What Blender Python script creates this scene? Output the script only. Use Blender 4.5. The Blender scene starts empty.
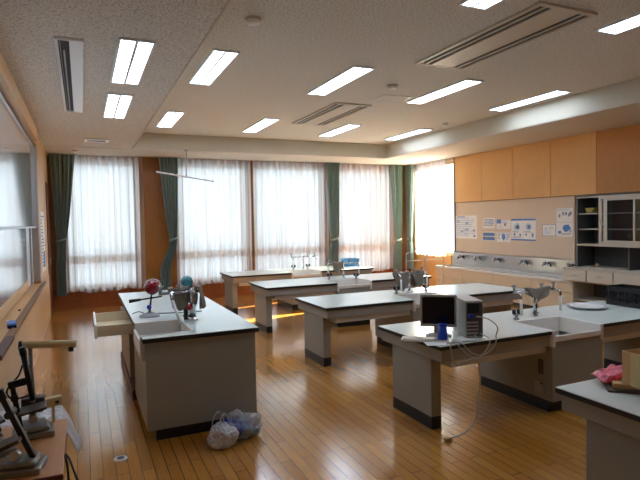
import bpy, bmesh, math, random
from math import sin, cos, pi, radians as rad
from mathutils import Vector, Matrix, noise
C = bpy.context.scene.collection
S = bpy.context.scene

# ------------------------------------------------------------------ helpers
def lin(c):
    return tuple(((v/255)/12.92 if v/255 <= .04045 else ((v/255+.055)/1.055)**2.4) for v in c)

class MB:
    """collects shapes into one mesh"""
    def __init__(s): s.bm = bmesh.new()
    def _xf(s, verts, M):
        if M is not None: bmesh.ops.transform(s.bm, matrix=M, verts=verts)
    def box(s, x0, x1, y0, y1, z0, z1, bev=0, M=None, seg=2):
        x0, x1 = min(x0, x1), max(x0, x1); y0, y1 = min(y0, y1), max(y0, y1); z0, z1 = min(z0, z1), max(z0, z1)
        v = [s.bm.verts.new(p) for p in ((x0,y0,z0),(x1,y0,z0),(x1,y1,z0),(x0,y1,z0),(x0,y0,z1),(x1,y0,z1),(x1,y1,z1),(x0,y1,z1))]
        fs = [s.bm.faces.new([v[i] for i in f]) for f in ((3,2,1,0),(4,5,6,7),(0,1,5,4),(1,2,6,5),(2,3,7,6),(3,0,4,7))]
        if bev:
            es = list({e for f in fs for e in f.edges})
            r = bmesh.ops.bevel(s.bm, geom=es, offset=bev, segments=seg, profile=.5, affect='EDGES')
            v = list({w for f in r['faces'] for w in f.verts} | {w for w in v if w.is_valid})
        s._xf(v, M); return s
    def cyl(s, a, b, r0, r1=None, n=14, caps=True):
        r1 = r0 if r1 is None else r1
        a, b = Vector(a), Vector(b); d = (b-a).normalized()
        u = d.orthogonal().normalized(); w = d.cross(u)
        A = [s.bm.verts.new(a+(u*cos(2*pi*i/n)+w*sin(2*pi*i/n))*r0) for i in range(n)]
        B = [s.bm.verts.new(b+(u*cos(2*pi*i/n)+w*sin(2*pi*i/n))*r1) for i in range(n)]
        for i in range(n):
            f = s.bm.faces.new([A[i], A[(i+1)%n], B[(i+1)%n], B[i]]); f.smooth = True
        if caps:
            s.bm.faces.new(A[::-1]); s.bm.faces.new(B)
        return s
    def tube(s, pts, r, n=8, smooth=3):
        P = [Vector(p) for p in pts]
        if smooth and len(P) > 2:
            Q = []
            for i in range(len(P)-1):
                p0 = P[max(i-1,0)]; p1 = P[i]; p2 = P[i+1]; p3 = P[min(i+2,len(P)-1)]
                for k in range(smooth+1):
                    t = k/(smooth+1)
                    Q.append(.5*((2*p1)+(p2-p0)*t+(2*p0-5*p1+4*p2-p3)*t*t+(3*p1-p0-3*p2+p3)*t**3))
            Q.append(P[-1]); P = Q
        rings = []; u = None
        for i, p in enumerate(P):
            d = (P[min(i+1,len(P)-1)]-P[max(i-1,0)])
            if d.length < 1e-9: d = Vector((0,0,1))
            d.normalize()
            u = d.orthogonal().normalized() if u is None else (u-d*u.dot(d)).normalized()
            w = d.cross(u)
            rings.append([s.bm.verts.new(p+(u*cos(2*pi*j/n)+w*sin(2*pi*j/n))*r) for j in range(n)])
        for A, B in zip(rings, rings[1:]):
            for j in range(n):
                f = s.bm.faces.new([A[j], A[(j+1)%n], B[(j+1)%n], B[j]]); f.smooth = True
        s.bm.faces.new(rings[0][::-1]); s.bm.faces.new(rings[-1]); return s
    def lathe(s, prof, c=(0,0,0), n=28, M=None):
        c = Vector(c); rings = []; allv = []
        for r, z in prof:
            if r < 1e-6: ring = [s.bm.verts.new(c+Vector((0,0,z)))]
            else: ring = [s.bm.verts.new(c+Vector((r*cos(2*pi*i/n), r*sin(2*pi*i/n), z))) for i in range(n)]
            rings.append(ring); allv += ring
        for A, B in zip(rings, rings[1:]):
            for i in range(n):
                a0, a1 = A[i%len(A)], A[(i+1)%len(A)]; b0, b1 = B[i%len(B)], B[(i+1)%len(B)]
                vs = []
                for q in (a0, a1, b1, b0):
                    if q not in vs: vs.append(q)
                if len(vs) >= 3:
                    f = s.bm.faces.new(vs); f.smooth = True
        s._xf(allv, M); return s
    def sphere(s, c, r, sc=(1,1,1), n=24):
        m = Matrix.Translation(c) @ Matrix.Diagonal((r*sc[0], r*sc[1], r*sc[2], 1))
        g = bmesh.ops.create_uvsphere(s.bm, u_segments=n, v_segments=n//2, radius=1, matrix=m)
        for v in g['verts']:
            for f in v.link_faces: f.smooth = True
        return s
    def grid(s, fn, nu, nv, smooth=True):
        V = [[s.bm.verts.new(fn(i/nu, j/nv)) for j in range(nv+1)] for i in range(nu+1)]
        for i in range(nu):
            for j in range(nv):
                f = s.bm.faces.new([V[i][j], V[i+1][j], V[i+1][j+1], V[i][j+1]]); f.smooth = smooth
        return s
    def prism(s, poly, z0, z1, M=None):
        A = [s.bm.verts.new((x,y,z0)) for x,y in poly]; B = [s.bm.verts.new((x,y,z1)) for x,y in poly]; n = len(poly)
        s.bm.faces.new(A[::-1]); s.bm.faces.new(B)
        for i in range(n): s.bm.faces.new([A[i], A[(i+1)%n], B[(i+1)%n], B[i]])
        s._xf(A+B, M); return s
    def build(s, name, mat, parent=None, thick=0):
        bmesh.ops.recalc_face_normals(s.bm, faces=s.bm.faces) if not thick else None
        me = bpy.data.meshes.new(name); s.bm.to_mesh(me); s.bm.free()
        me.materials.append(mat)
        o = bpy.data.objects.new(name, me); C.objects.link(o)
        if parent: o.parent = parent
        if thick:
            md = o.modifiers.new('thickness', 'SOLIDIFY'); md.thickness = thick; md.offset = 0
        return o

def tag(o, label=None, cat=None, group=None, kind=None):
    if label: o['label'] = label
    if cat: o['category'] = cat
    if group: o['group'] = group
    if kind: o['kind'] = kind
    return o
def thing(name, label, cat, loc=(0,0,0), rz=0, group=None):
    o = bpy.data.objects.new(name, None); C.objects.link(o); o.empty_display_size = .1
    o.location = loc; o.rotation_euler = (0,0,rz)
    return tag(o, label, cat, group)
def dup(root, loc, label, rz=None):
    def rec(o, par):
        c = o.copy(); C.objects.link(c)
        if par: c.parent = par
        for ch in list(o.children): rec(ch, c)
        return c
    r = rec(root, None); r.location = loc; r['label'] = label
    if rz is not None: r.rotation_euler = (0,0,rz)
    return r

# ------------------------------------------------------------------ materials
def nt(name):
    m = bpy.data.materials.new(name); m.use_nodes = True
    t = m.node_tree; t.nodes.clear()
    out = t.nodes.new('ShaderNodeOutputMaterial')
    return m, t, out
def pbr(name, col, rough=.5, metal=0., var=.06, scale=8., coat=0., spec=.5, bump=0., stretch=(1,1,1), trans=0.):
    m, t, out = nt(name)
    b = t.nodes.new('ShaderNodeBsdfPrincipled'); t.links.new(b.outputs[0], out.inputs[0])
    c = lin(col)
    tc = t.nodes.new('ShaderNodeTexCoord'); mp = t.nodes.new('ShaderNodeMapping'); mp.inputs['Scale'].default_value = stretch
    nz = t.nodes.new('ShaderNodeTexNoise'); nz.inputs['Scale'].default_value = scale; nz.inputs['Detail'].default_value = 4
    t.links.new(tc.outputs['Object'], mp.inputs[0]); t.links.new(mp.outputs[0], nz.inputs['Vector'])
    r = t.nodes.new('ShaderNodeValToRGB')
    r.color_ramp.elements[0].position = .3; r.color_ramp.elements[1].position = .7
    r.color_ramp.elements[0].color = tuple(max(0,v*(1-var)) for v in c)+(1,)
    r.color_ramp.elements[1].color = tuple(min(1,v*(1+var)) for v in c)+(1,)
    t.links.new(nz.outputs['Fac'], r.inputs[0]); t.links.new(r.outputs[0], b.inputs['Base Color'])
    b.inputs['Roughness'].default_value = rough; b.inputs['Metallic'].default_value = metal
    b.inputs['Specular IOR Level'].default_value = spec
    b.inputs['Coat Weight'].default_value = coat; b.inputs['Coat Roughness'].default_value = .08
    b.inputs['Transmission Weight'].default_value = trans
    if bump:
        bp = t.nodes.new('ShaderNodeBump'); bp.inputs['Strength'].default_value = bump; bp.inputs['Distance'].default_value = .004
        t.links.new(nz.outputs['Fac'], bp.inputs['Height']); t.links.new(bp.outputs[0], b.inputs['Normal'])
    return m
def wood(name, c0, c1, rough=.4, axis='z', scale=6., coat=0.):
    st = {'z': (9,9,.6), 'y': (9,.6,9), 'x': (.6,9,9)}[axis]
    m, t, out = nt(name)
    b = t.nodes.new('ShaderNodeBsdfPrincipled'); t.links.new(b.outputs[0], out.inputs[0])
    tc = t.nodes.new('ShaderNodeTexCoord'); mp = t.nodes.new('ShaderNodeMapping'); mp.inputs['Scale'].default_value = st
    nz = t.nodes.new('ShaderNodeTexNoise'); nz.inputs['Scale'].default_value = scale; nz.inputs['Detail'].default_value = 6; nz.inputs['Roughness'].default_value = .65
    n2 = t.nodes.new('ShaderNodeTexNoise'); n2.inputs['Scale'].default_value = .9
    t.links.new(tc.outputs['Object'], mp.inputs[0]); t.links.new(mp.outputs[0], nz.inputs['Vector']); t.links.new(tc.outputs['Object'], n2.inputs['Vector'])
    mx = t.nodes.new('ShaderNodeMath'); mx.operation = 'MULTIPLY_ADD'; mx.inputs[1].default_value = .6
    sc = t.nodes.new('ShaderNodeMath'); sc.operation = 'MULTIPLY'; sc.inputs[1].default_value = .4
    t.links.new(n2.outputs['Fac'], sc.inputs[0]); t.links.new(nz.outputs['Fac'], mx.inputs[0]); t.links.new(sc.outputs[0], mx.inputs[2])
    r = t.nodes.new('ShaderNodeValToRGB'); r.color_ramp.elements[0].position = .33; r.color_ramp.elements[1].position = .67
    r.color_ramp.elements[0].color = lin(c0)+(1,); r.color_ramp.elements[1].color = lin(c1)+(1,)
    t.links.new(mx.outputs[0], r.inputs[0]); t.links.new(r.outputs[0], b.inputs['Base Color'])
    b.inputs['Roughness'].default_value = rough; b.inputs['Coat Weight'].default_value = coat; b.inputs['Coat Roughness'].default_value = .1
    return m
def floor_mat():
    m, t, out = nt('floor_boards')
    b = t.nodes.new('ShaderNodeBsdfPrincipled'); t.links.new(b.outputs[0], out.inputs[0])
    tc = t.nodes.new('ShaderNodeTexCoord'); mp = t.nodes.new('ShaderNodeMapping'); mp.inputs['Rotation'].default_value = (0,0,pi/2)
    t.links.new(tc.outputs['Object'], mp.inputs[0])
    br = t.nodes.new('ShaderNodeTexBrick'); br.inputs['Scale'].default_value = 1
    br.inputs['Brick Width'].default_value = .9; br.inputs['Row Height'].default_value = .085
    br.inputs['Mortar Size'].default_value = .0022; br.inputs['Mortar Smooth'].default_value = .3; br.offset = .37; br.offset_frequency = 2
    br.inputs['Color1'].default_value = lin((196,136,60))+(1,); br.inputs['Color2'].default_value = lin((172,111,40))+(1,)
    br.inputs['Mortar'].default_value = lin((84,48,20))+(1,)
    t.links.new(mp.outputs[0], br.inputs['Vector'])
    mp2 = t.nodes.new('ShaderNodeMapping'); mp2.inputs['Scale'].default_value = (30,1.6,1)
    t.links.new(tc.outputs['Object'], mp2.inputs[0])
    nz = t.nodes.new('ShaderNodeTexNoise'); nz.inputs['Scale'].default_value = 2.2; nz.inputs['Detail'].default_value = 5
    t.links.new(mp2.outputs[0], nz.inputs['Vector'])
    mr = t.nodes.new('ShaderNodeMapRange'); mr.inputs['To Min'].default_value = .72; mr.inputs['To Max'].default_value = 1.22
    t.links.new(nz.outputs['Fac'], mr.inputs['Value'])
    mx = t.nodes.new('ShaderNodeMixRGB'); mx.blend_type = 'MULTIPLY'; mx.inputs[0].default_value = 1
    t.links.new(br.outputs['Color'], mx.inputs[1]); t.links.new(mr.outputs[0], mx.inputs[2]); t.links.new(mx.outputs[0], b.inputs['Base Color'])
    n3 = t.nodes.new('ShaderNodeTexNoise'); n3.inputs['Scale'].default_value = 1.4; n3.inputs['Detail'].default_value = 3
    t.links.new(tc.outputs['Object'], n3.inputs['Vector'])
    m3 = t.nodes.new('ShaderNodeMapRange'); m3.inputs['To Min'].default_value = FLOOR_R[0]; m3.inputs['To Max'].default_value = FLOOR_R[1]
    t.links.new(n3.outputs['Fac'], m3.inputs['Value']); t.links.new(m3.outputs[0], b.inputs['Roughness'])
    bp = t.nodes.new('ShaderNodeBump'); bp.inputs['Strength'].default_value = .12; bp.inputs['Distance'].default_value = .002; bp.invert = True
    t.links.new(br.outputs['Fac'], bp.inputs['Height'])
    b2 = t.nodes.new('ShaderNodeBump'); b2.inputs['Strength'].default_value = .05; b2.inputs['Distance'].default_value = .004
    n4 = t.nodes.new('ShaderNodeTexNoise'); n4.inputs['Scale'].default_value = 9
    t.links.new(tc.outputs['Object'], n4.inputs['Vector']); t.links.new(n4.outputs['Fac'], b2.inputs['Height']); t.links.new(bp.outputs[0], b2.inputs['Normal'])
    t.links.new(b2.outputs[0], b.inputs['Normal'])
    b.inputs['Specular IOR Level'].default_value = .3
    b.inputs['Coat Weight'].default_value = 1; b.inputs['Coat IOR'].default_value = 1.55; t.links.new(m3.outputs[0], b.inputs['Coat Roughness'])
    return m
def ceil_mat():
    m, t, out = nt('acoustic_ceiling')
    b = t.nodes.new('ShaderNodeBsdfPrincipled'); t.links.new(b.outputs[0], out.inputs[0])
    tc = t.nodes.new('ShaderNodeTexCoord')
    nz = t.nodes.new('ShaderNodeTexNoise'); nz.inputs['Scale'].default_value = 60; nz.inputs['Detail'].default_value = 5; nz.inputs['Roughness'].default_value = .75
    t.links.new(tc.outputs['Object'], nz.inputs['Vector'])
    r = t.nodes.new('ShaderNodeValToRGB'); r.color_ramp.elements[0].position = .36; r.color_ramp.elements[1].position = .52
    r.color_ramp.elements[0].color = lin((148,142,131))+(1,); r.color_ramp.elements[1].color = lin((224,221,214))+(1,)
    t.links.new(nz.outputs['Fac'], r.inputs[0]); t.links.new(r.outputs[0], b.inputs['Base Color'])
    bp = t.nodes.new('ShaderNodeBump'); bp.inputs['Strength'].default_value = .25; bp.inputs['Distance'].default_value = .004
    t.links.new(nz.outputs['Fac'], bp.inputs['Height']); t.links.new(bp.outputs[0], b.inputs['Normal'])
    b.inputs['Roughness'].default_value = .95; b.inputs['Specular IOR Level'].default_value = .1
    return m
def emit(name, col, st):
    m, t, out = nt(name)
    e = t.nodes.new('ShaderNodeEmission'); e.inputs[0].default_value = lin(col)+(1,); e.inputs[1].default_value = st
    t.links.new(e.outputs[0], out.inputs[0]); return m
def glass(name, tint=(245,250,250), gl=.03, rough=.02):
    m, t, out = nt(name)
    tr = t.nodes.new('ShaderNodeBsdfTransparent'); tr.inputs[0].default_value = lin(tint)+(1,)
    g = t.nodes.new('ShaderNodeBsdfGlossy'); g.inputs['Roughness'].default_value = rough
    lw = t.nodes.new('ShaderNodeLayerWeight'); lw.inputs['Blend'].default_value = .5
    pw = t.nodes.new('ShaderNodeMath'); pw.operation = 'POWER'; pw.inputs[1].default_value = 5
    ad = t.nodes.new('ShaderNodeMath'); ad.operation = 'MULTIPLY_ADD'; ad.inputs[1].default_value = .6; ad.inputs[2].default_value = gl
    mx = t.nodes.new('ShaderNodeMixShader')
    t.links.new(lw.outputs['Facing'], pw.inputs[0]); t.links.new(pw.outputs[0], ad.inputs[0]); t.links.new(ad.outputs[0], mx.inputs[0])
    t.links.new(tr.outputs[0], mx.inputs[1]); t.links.new(g.outputs[0], mx.inputs[2]); t.links.new(mx.outputs[0], out.inputs[0])
    return m
def sheer(name, col, see=.4, trl=.7):
    m, t, out = nt(name)
    tr = t.nodes.new('ShaderNodeBsdfTransparent'); tr.inputs[0].default_value = (1,1,1,1)
    tl = t.nodes.new('ShaderNodeBsdfTranslucent'); df = t.nodes.new('ShaderNodeBsdfDiffuse')
    c = lin(col)+(1,)
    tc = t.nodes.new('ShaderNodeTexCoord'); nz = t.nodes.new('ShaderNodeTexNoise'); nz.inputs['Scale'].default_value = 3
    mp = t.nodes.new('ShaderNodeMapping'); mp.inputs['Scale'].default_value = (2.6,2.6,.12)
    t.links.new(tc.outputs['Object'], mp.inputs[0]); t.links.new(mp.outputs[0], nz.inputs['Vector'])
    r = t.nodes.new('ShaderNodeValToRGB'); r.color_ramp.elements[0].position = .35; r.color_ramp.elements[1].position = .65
    r.color_ramp.elements[0].color = (c[0]*.84,c[1]*.75,c[2]*.68,1); r.color_ramp.elements[1].color = c  # tan streaks put the shade of thicker folds into the voile colour
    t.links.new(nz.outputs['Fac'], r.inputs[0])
    t.links.new(r.outputs[0], tl.inputs[0]); t.links.new(r.outputs[0], df.inputs[0])
    a = t.nodes.new('ShaderNodeMixShader'); a.inputs[0].default_value = trl
    t.links.new(df.outputs[0], a.inputs[1]); t.links.new(tl.outputs[0], a.inputs[2])
    b = t.nodes.new('ShaderNodeMixShader'); b.inputs[0].default_value = see
    t.links.new(a.outputs[0], b.inputs[1]); t.links.new(tr.outputs[0], b.inputs[2]); t.links.new(b.outputs[0], out.inputs[0])
    return m

FLOOR_R = (.13, .21)
WORLD_L = 1.32
LAMP_L = 7.5
SUN_E = 48.0
EXPO = 1.26

M = {}
M['floor'] = floor_mat()
M['ceil'] = ceil_mat()
M['soffit'] = pbr('painted_soffit', (205,196,182), .9, var=.02, scale=3)
M['fascia'] = pbr('coffer_fascia_board', (196,190,172), .9, var=.03, scale=40)
M['wall_wood'] = wood('wall_wood_amber', (132,84,28), (160,106,42), .4)
M['wains'] = wood('wainscot_wood_red_brown', (128,66,26), (156,86,36), .38)
M['left_wood'] = wood('pale_wall_wood', (196,156,108), (216,178,130), .42)
M['panel'] = wood('maple_wall_panel', (220,166,94), (234,186,118), .38)
M['panel_dark'] = wood('brown_wall_panel', (196,134,66), (210,150,80), .38)
M['plaster'] = pbr('beige_wall_paint', (205,188,166), .85, var=.03)
M['pin'] = pbr('beige_pin_board_cloth', (214,197,174), .9, var=.04, scale=30)
M['door'] = wood('dark_brown_door', (92,50,22), (116,66,30), .4)
M['lam'] = pbr('white_laminate', (218,228,220), .2, var=.015, spec=.5)
M['edge'] = pbr('black_edge_band', (26,25,27), .45, var=.1)
M['beige'] = pbr('beige_cabinet_laminate', (148,147,137), .5, var=.025, scale=2)
M['beige2'] = pbr('light_beige_apron', (154,151,141), .48, var=.025)
M['counterbeige'] = pbr('counter_cream_laminate', (214,196,164), .45, var=.02)
M['kick'] = pbr('black_kick_plinth', (26,28,34), .4, var=.1)
M['redbrown'] = wood('dark_red_brown_board', (74,32,20), (96,46,30), .45)
M['sink'] = pbr('white_glazed_ceramic', (226,222,214), .18, var=.015, spec=.6)
M['sinkgrey'] = pbr('grey_ceramic_basin', (158,154,146), .3, var=.02)
M['steel'] = pbr('brushed_stainless', (190,192,194), .28, 1., var=.05, stretch=(1,14,1))
M['chrome'] = pbr('chrome', (200,202,206), .14, 1., var=.02)
M['greymetal'] = pbr('grey_painted_metal', (150,150,150), .4, .2)
M['duct'] = pbr('pale_grey_steel_shelf', (214,212,208), .38, .5, var=.02)
M['white'] = pbr('white_plastic', (232,232,228), .35, var=.01)
M['offwhite'] = pbr('cream_plastic', (214,196,140), .45, var=.03)
M['pcgrey'] = pbr('grey_computer_case', (168,164,154), .5, var=.02)
M['black'] = pbr('black_plastic', (20,20,22), .4, var=.1)
M['dark'] = pbr('dark_grey_interior', (78,78,80), .7, var=.05)
M['screen'] = pbr('dark_screen', (10,12,26), .12, var=.05)
M['blue'] = pbr('blue_plastic', (16,62,170), .3, var=.05)
M['ltblue'] = pbr('light_blue_plastic', (110,178,228), .35, var=.04, trans=.3)
M['rag'] = pbr('grey_cleaning_cloth', (136,126,112), .95, var=.14, scale=14, bump=.3)
M['red'] = pbr('red_gloss_plastic', (136,8,26), .16, var=.05, coat=.5)
M['teal'] = pbr('teal_gloss_plastic', (70,140,150), .22, var=.1, scale=20)
M['green'] = pbr('green_drape_fabric', (130,150,143), .9, var=.1, scale=20, stretch=(3,3,.3))
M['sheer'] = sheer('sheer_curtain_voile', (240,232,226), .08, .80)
M['wframe'] = pbr('brown_window_frame', (204,166,122), .5, var=.05)
M['glass'] = glass('window_glass')
M['cabglass'] = glass('cabinet_glass', (225,232,236), .09, .02)
M['cab'] = pbr('grey_beige_cabinet_steel', (186,180,164), .45, var=.02)
M['cabdrawer'] = pbr('pale_drawer_front', (206,198,180), .45, var=.02)
M['board'] = pbr('whiteboard_enamel', (230,235,240), .05, var=.01, coat=1, spec=1.)
M['board'].node_tree.nodes['Principled BSDF'].inputs['Coat IOR'].default_value = 1.8
M['alu'] = pbr('satin_aluminium', (196,200,206), .3, .8, var=.03)
M['tray'] = wood('tray_wood', (112,78,48), (138,98,62), .4, axis='y')
M['navy'] = pbr('navy_felt', (20,36,84), .9)
M['eraser'] = pbr('eraser_blue_back', (88,134,206), .5)
M['paper'] = pbr('poster_paper', (232,232,228), .7, var=.02)
M['ink'] = pbr('poster_blue_ink', (84,132,196), .7, var=.15, scale=30)
M['ink2'] = pbr('poster_grey_ink', (128,140,156), .7, var=.15, scale=30)
M['inkpale'] = pbr('poster_pale_blue_ink', (176,200,226), .7, var=.1, scale=30)
M['inkred'] = pbr('poster_pink_ink', (196,130,140), .7)
M['acpanel'] = pbr('air_conditioner_panel', (196,186,170), .5, var=.01)
M['slot'] = pbr('vent_slot_black', (24,24,26), .6)
M['lamp'] = emit('fluorescent_diffuser', (214,231,255), LAMP_L)
M['lampwhite'] = pbr('lamp_white_enamel', (226,228,230), .3, var=.01)
M['tabwood'] = wood('orange_table_wood', (196,136,86), (214,156,104), .35, axis='y')
M['tabedge'] = wood('table_dark_red_edge', (84,26,18), (108,38,26), .4, axis='x')
M['scope'] = pbr('microscope_grey_enamel', (128,126,116), .42, .1, var=.06)
M['scopedark'] = pbr('microscope_black_enamel', (30,28,28), .3, .2, var=.1)
M['scopebrown'] = pbr('microscope_brown_enamel', (80,66,54), .4, .1, var=.08)
M['cardboard'] = pbr('cardboard', (206,168,118), .85, var=.06, stretch=(1,12,1))
M['carddark'] = pbr('dark_cardboard', (96,80,66), .85, var=.1)
M['pink'] = pbr('pink_shiny_wrap', (226,74,100), .22, var=.5, scale=34, bump=1.)
M['wicker'] = pbr('straw_basket', (158,140,72), .8, var=.25, scale=40, bump=.5)
M['cable'] = pbr('grey_cable', (186,180,168), .5)
M['cableblack'] = pbr('black_cable', (22,20,20), .5)
M['plate'] = pbr('white_tray_plastic', (214,214,218), .25, var=.02)
def film_mat(name, col, see, rough):
    m, t, out = nt(name)
    tr = t.nodes.new('ShaderNodeBsdfTransparent')
    b = t.nodes.new('ShaderNodeBsdfPrincipled'); b.inputs['Base Color'].default_value = lin(col)+(1,); b.inputs['Roughness'].default_value = rough
    nz = t.nodes.new('ShaderNodeTexNoise'); nz.inputs['Scale'].default_value = 22; nz.inputs['Detail'].default_value = 5
    tc = t.nodes.new('ShaderNodeTexCoord'); t.links.new(tc.outputs['Object'], nz.inputs['Vector'])
    bp = t.nodes.new('ShaderNodeBump'); bp.inputs['Strength'].default_value = .7; bp.inputs['Distance'].default_value = .01
    t.links.new(nz.outputs['Fac'], bp.inputs['Height']); t.links.new(bp.outputs[0], b.inputs['Normal'])
    mx = t.nodes.new('ShaderNodeMixShader'); mx.inputs[0].default_value = 1-see
    t.links.new(tr.outputs[0], mx.inputs[1]); t.links.new(b.outputs[0], mx.inputs[2]); t.links.new(mx.outputs[0], out.inputs[0]); return m
M['film'] = film_mat('clear_plastic_film', (210,214,220), .62, .12)
M['filmwhite'] = film_mat('white_plastic_film', (222,222,224), .22, .3)

# ------------------------------------------------------------------ room
XL, XR, YB, YF = -.62, 8.42, 12.4, -1.0
ZS, ZC = 3.28, 3.6
CX0, CX1, CY0, CY1 = .97, 6.8, -.4, 11.05
def struct(o): o['kind'] = 'structure'; return o
struct(MB().box(XL-.3, XR+.3, YF-.3, YB+.3, -.1, 0).build('floor', M['floor']))
# ceiling: low ring + raised tray
c = MB()
for (a,b,d,e) in ((XL-.3,CX0,YF-.3,YB+.3),(CX1,XR+.3,YF-.3,YB+.3),(CX0,CX1,YF-.3,CY0),(CX0,CX1,CY1,YB+.3)): c.box(a,b,d,e,ZS,ZS+.08)
for (a,b,d,e) in ((CX0-.05,CX0,CY0-.05,CY1+.05),(CX1,CX1+.05,CY0-.05,CY1+.05),(CX0-.05,CX1+.05,CY0-.05,CY0),(CX0-.05,CX1+.05,CY1,CY1+.05)): c.box(a,b,d,e,ZS+.08,ZC+.1)
c.box(CX0-.05,CX1+.05,CY0-.05,CY1+.05,ZC,ZC+.1)
struct(c.build('ceiling', M['ceil']))
fa = MB(); fa.box(CX0,CX1,CY1-.006,CY1-.0005,ZS+.001,ZC-.001); fa.box(CX1-.006,CX1-.0005,CY0,CY1-.006,ZS+.001,ZC-.001); fa.box(CX0+.0005,CX0+.006,CY0,CY1-.006,ZS+.001,ZC-.001)
struct(fa.build('trim_11', M['fascia']))
# thin ledge of smooth board along the coffer rim
t = MB()
t.box(CX0-.015,CX0,CY0,CY1+.015,ZS-.012,ZS-.0005); t.box(CX0,CX1,CY1,CY1+.015,ZS-.012,ZS-.0005); t.box(CX1,CX1+.015,CY0,CY1+.015,ZS-.012,ZS-.0005)
struct(t.build('trim_1', M['soffit']))
# smooth perimeter strip of the ceiling along the window and right walls
t = MB(); t.box(CX1+.05, XR-.001, YF+.01, YB-.001, ZS-.006, ZS-.0005); t.box(XL+.01, CX1+.05, CY1+.05, YB-.001, ZS-.006, ZS-.0005)
struct(t.build('trim_2', M['soffit']))
# back wall with openings
WINS = [(-.3,1.12),(2.02,3.68),(3.84,5.72),(6.1,7.75)]
WZ0, WZ1 = .42, 3.12
w = MB(); xs = [XL-.3]+[v for p in WINS for v in p]+[XR+.3]
w.box(xs[0],xs[-1],YB,YB+.2,0,WZ0); w.box(xs[0],xs[-1],YB,YB+.2,WZ1,ZS+.06)
for i in range(0,len(xs),2): w.box(xs[i],xs[i+1],YB,YB+.2,WZ0,WZ1)
struct(w.build('wall_back', M['wall_wood']))
t = MB()
for i in range(30): t.box(XL+.02+i*.3, XL+.314+i*.3, YB-.02, YB-.001, .1, WZ0-.03, .003)
struct(t.build('trim_3', M['wains']))
struct(MB().box(XL, XR, YB-.03, YB-.001, 0, .1, .003).build('baseboard_back', M['wains']))
struct(MB().box(XL, XR, YB-.05, YB-.001, WZ0-.03, WZ0, .003).build('trim_4', M['wains']))
pl = MB()   # wood boards between the first two windows, with a seam at mid height
pl.box(1.27,1.93,YB-.015,YB-.001,.45,2.12); pl.box(1.27,1.93,YB-.02,YB-.001,2.13,3.26)
struct(pl.build('trim_5', M['wall_wood']))
def window(name, a, b, z0, z1, axis, n=2, trans=None):
    """window unit in a wall; axis 'x' = back wall, 'y' = right wall"""
    root = bpy.data.objects.new(name, None); C.objects.link(root); root['kind'] = 'structure'
    def bx(mb, u0,u1,z0,z1,d0,d1):
        if axis == 'x': mb.box(u0,u1,YB+d0,YB+d1,z0,z1)
        else: mb.box(XR+d0,XR+d1,u0,u1,z0,z1)
    f = MB(); fw = .05
    bx(f,a,b,z0,z0+fw,.06,.14); bx(f,a,b,z1-fw,z1,.06,.14); bx(f,a,a+fw,z0,z1,.06,.14); bx(f,b-fw,b,z0,z1,.06,.14)
    for i in range(1,n):
        u = a+(b-a)*i/n; bx(f,u-.03,u+.03,z0,z1,.07,.13)
    if trans: bx(f,a,b,trans[0],trans[1],.05,.15)
    f.build('window_frame', M['wframe'], root)
    for i in range(n):
        g = MB(); u0 = a+(b-a)*i/n+.03; u1 = a+(b-a)*(i+1)/n-.03
        if trans:
            bx(g,u0,u1,z0+.04,trans[0]+.005,.095,.101); bx(g,u0,u1,trans[1]-.005,z1-.04,.095,.101)
        else: bx(g,u0,u1,z0+.04,z1-.04,.095,.101)
        g.build('pane', M['glass'], root)
    return root
for i, (a,b) in enumerate(WINS): window('window_%d'%(i+1), a, b, WZ0, WZ1, 'x', 1, (.94,1.12))
# right wall with window opening
RW0, RW1, RZ0, RZ1 = 10.46, 12.2, .86, 3.2
w = MB()
w.box(XR,XR+.2,YF-.3,RW0,0,ZS+.06); w.box(XR,XR+.2,RW1,YB+.2,0,ZS+.06); w.box(XR,XR+.2,RW0,RW1,0,RZ0); w.box(XR,XR+.2,RW0,RW1,RZ1,ZS+.06)
wr = struct(w.build('wall_right', M['plaster']))
window('window_5', RW0, RW1, RZ0, RZ1, 'y', 1, None)
seams = [10.44, 9.494, 8.52, 7.54, 6.53, 5.53, 4.53, 3.53, 2.53, 1.53, .53, -.47]
for i, (a,b) in enumerate(zip(seams, seams[1:])):
    p = MB().box(XR-.03, XR-.002, b+.004, a-.004, 2.165, ZS-.012, .003).build('wood_panel', M['panel'] if i < 4 else M['panel_dark'], wr)
struct(MB().box(XR-.022, XR-.002, -.9, 10.44, 2.15, 2.163).build('trim_6', M['wall_wood']))
struct(MB().box(XR-.04, XR-.002, 10.44, 10.462, .95, ZS-.012).build('trim_7', M['door']))
w2 = MB().box(XR-.03, XR-.002, 10.6, YB-.04, 0.0, RZ0-.02, .003); struct(w2.build('trim_8', M['panel']))
struct(MB().box(XL-.3,XR+.3,YF-.2,YF,0,ZS+.06).build('wall_front', M['plaster']))
# added wall outside the far right corner, keeps direct sun off the back windows
struct(MB().box(XR+.25, XR+.5, YB+.2, YB+2.7, 0, 8.5).build('wall_sun_block', M['soffit']))
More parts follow.
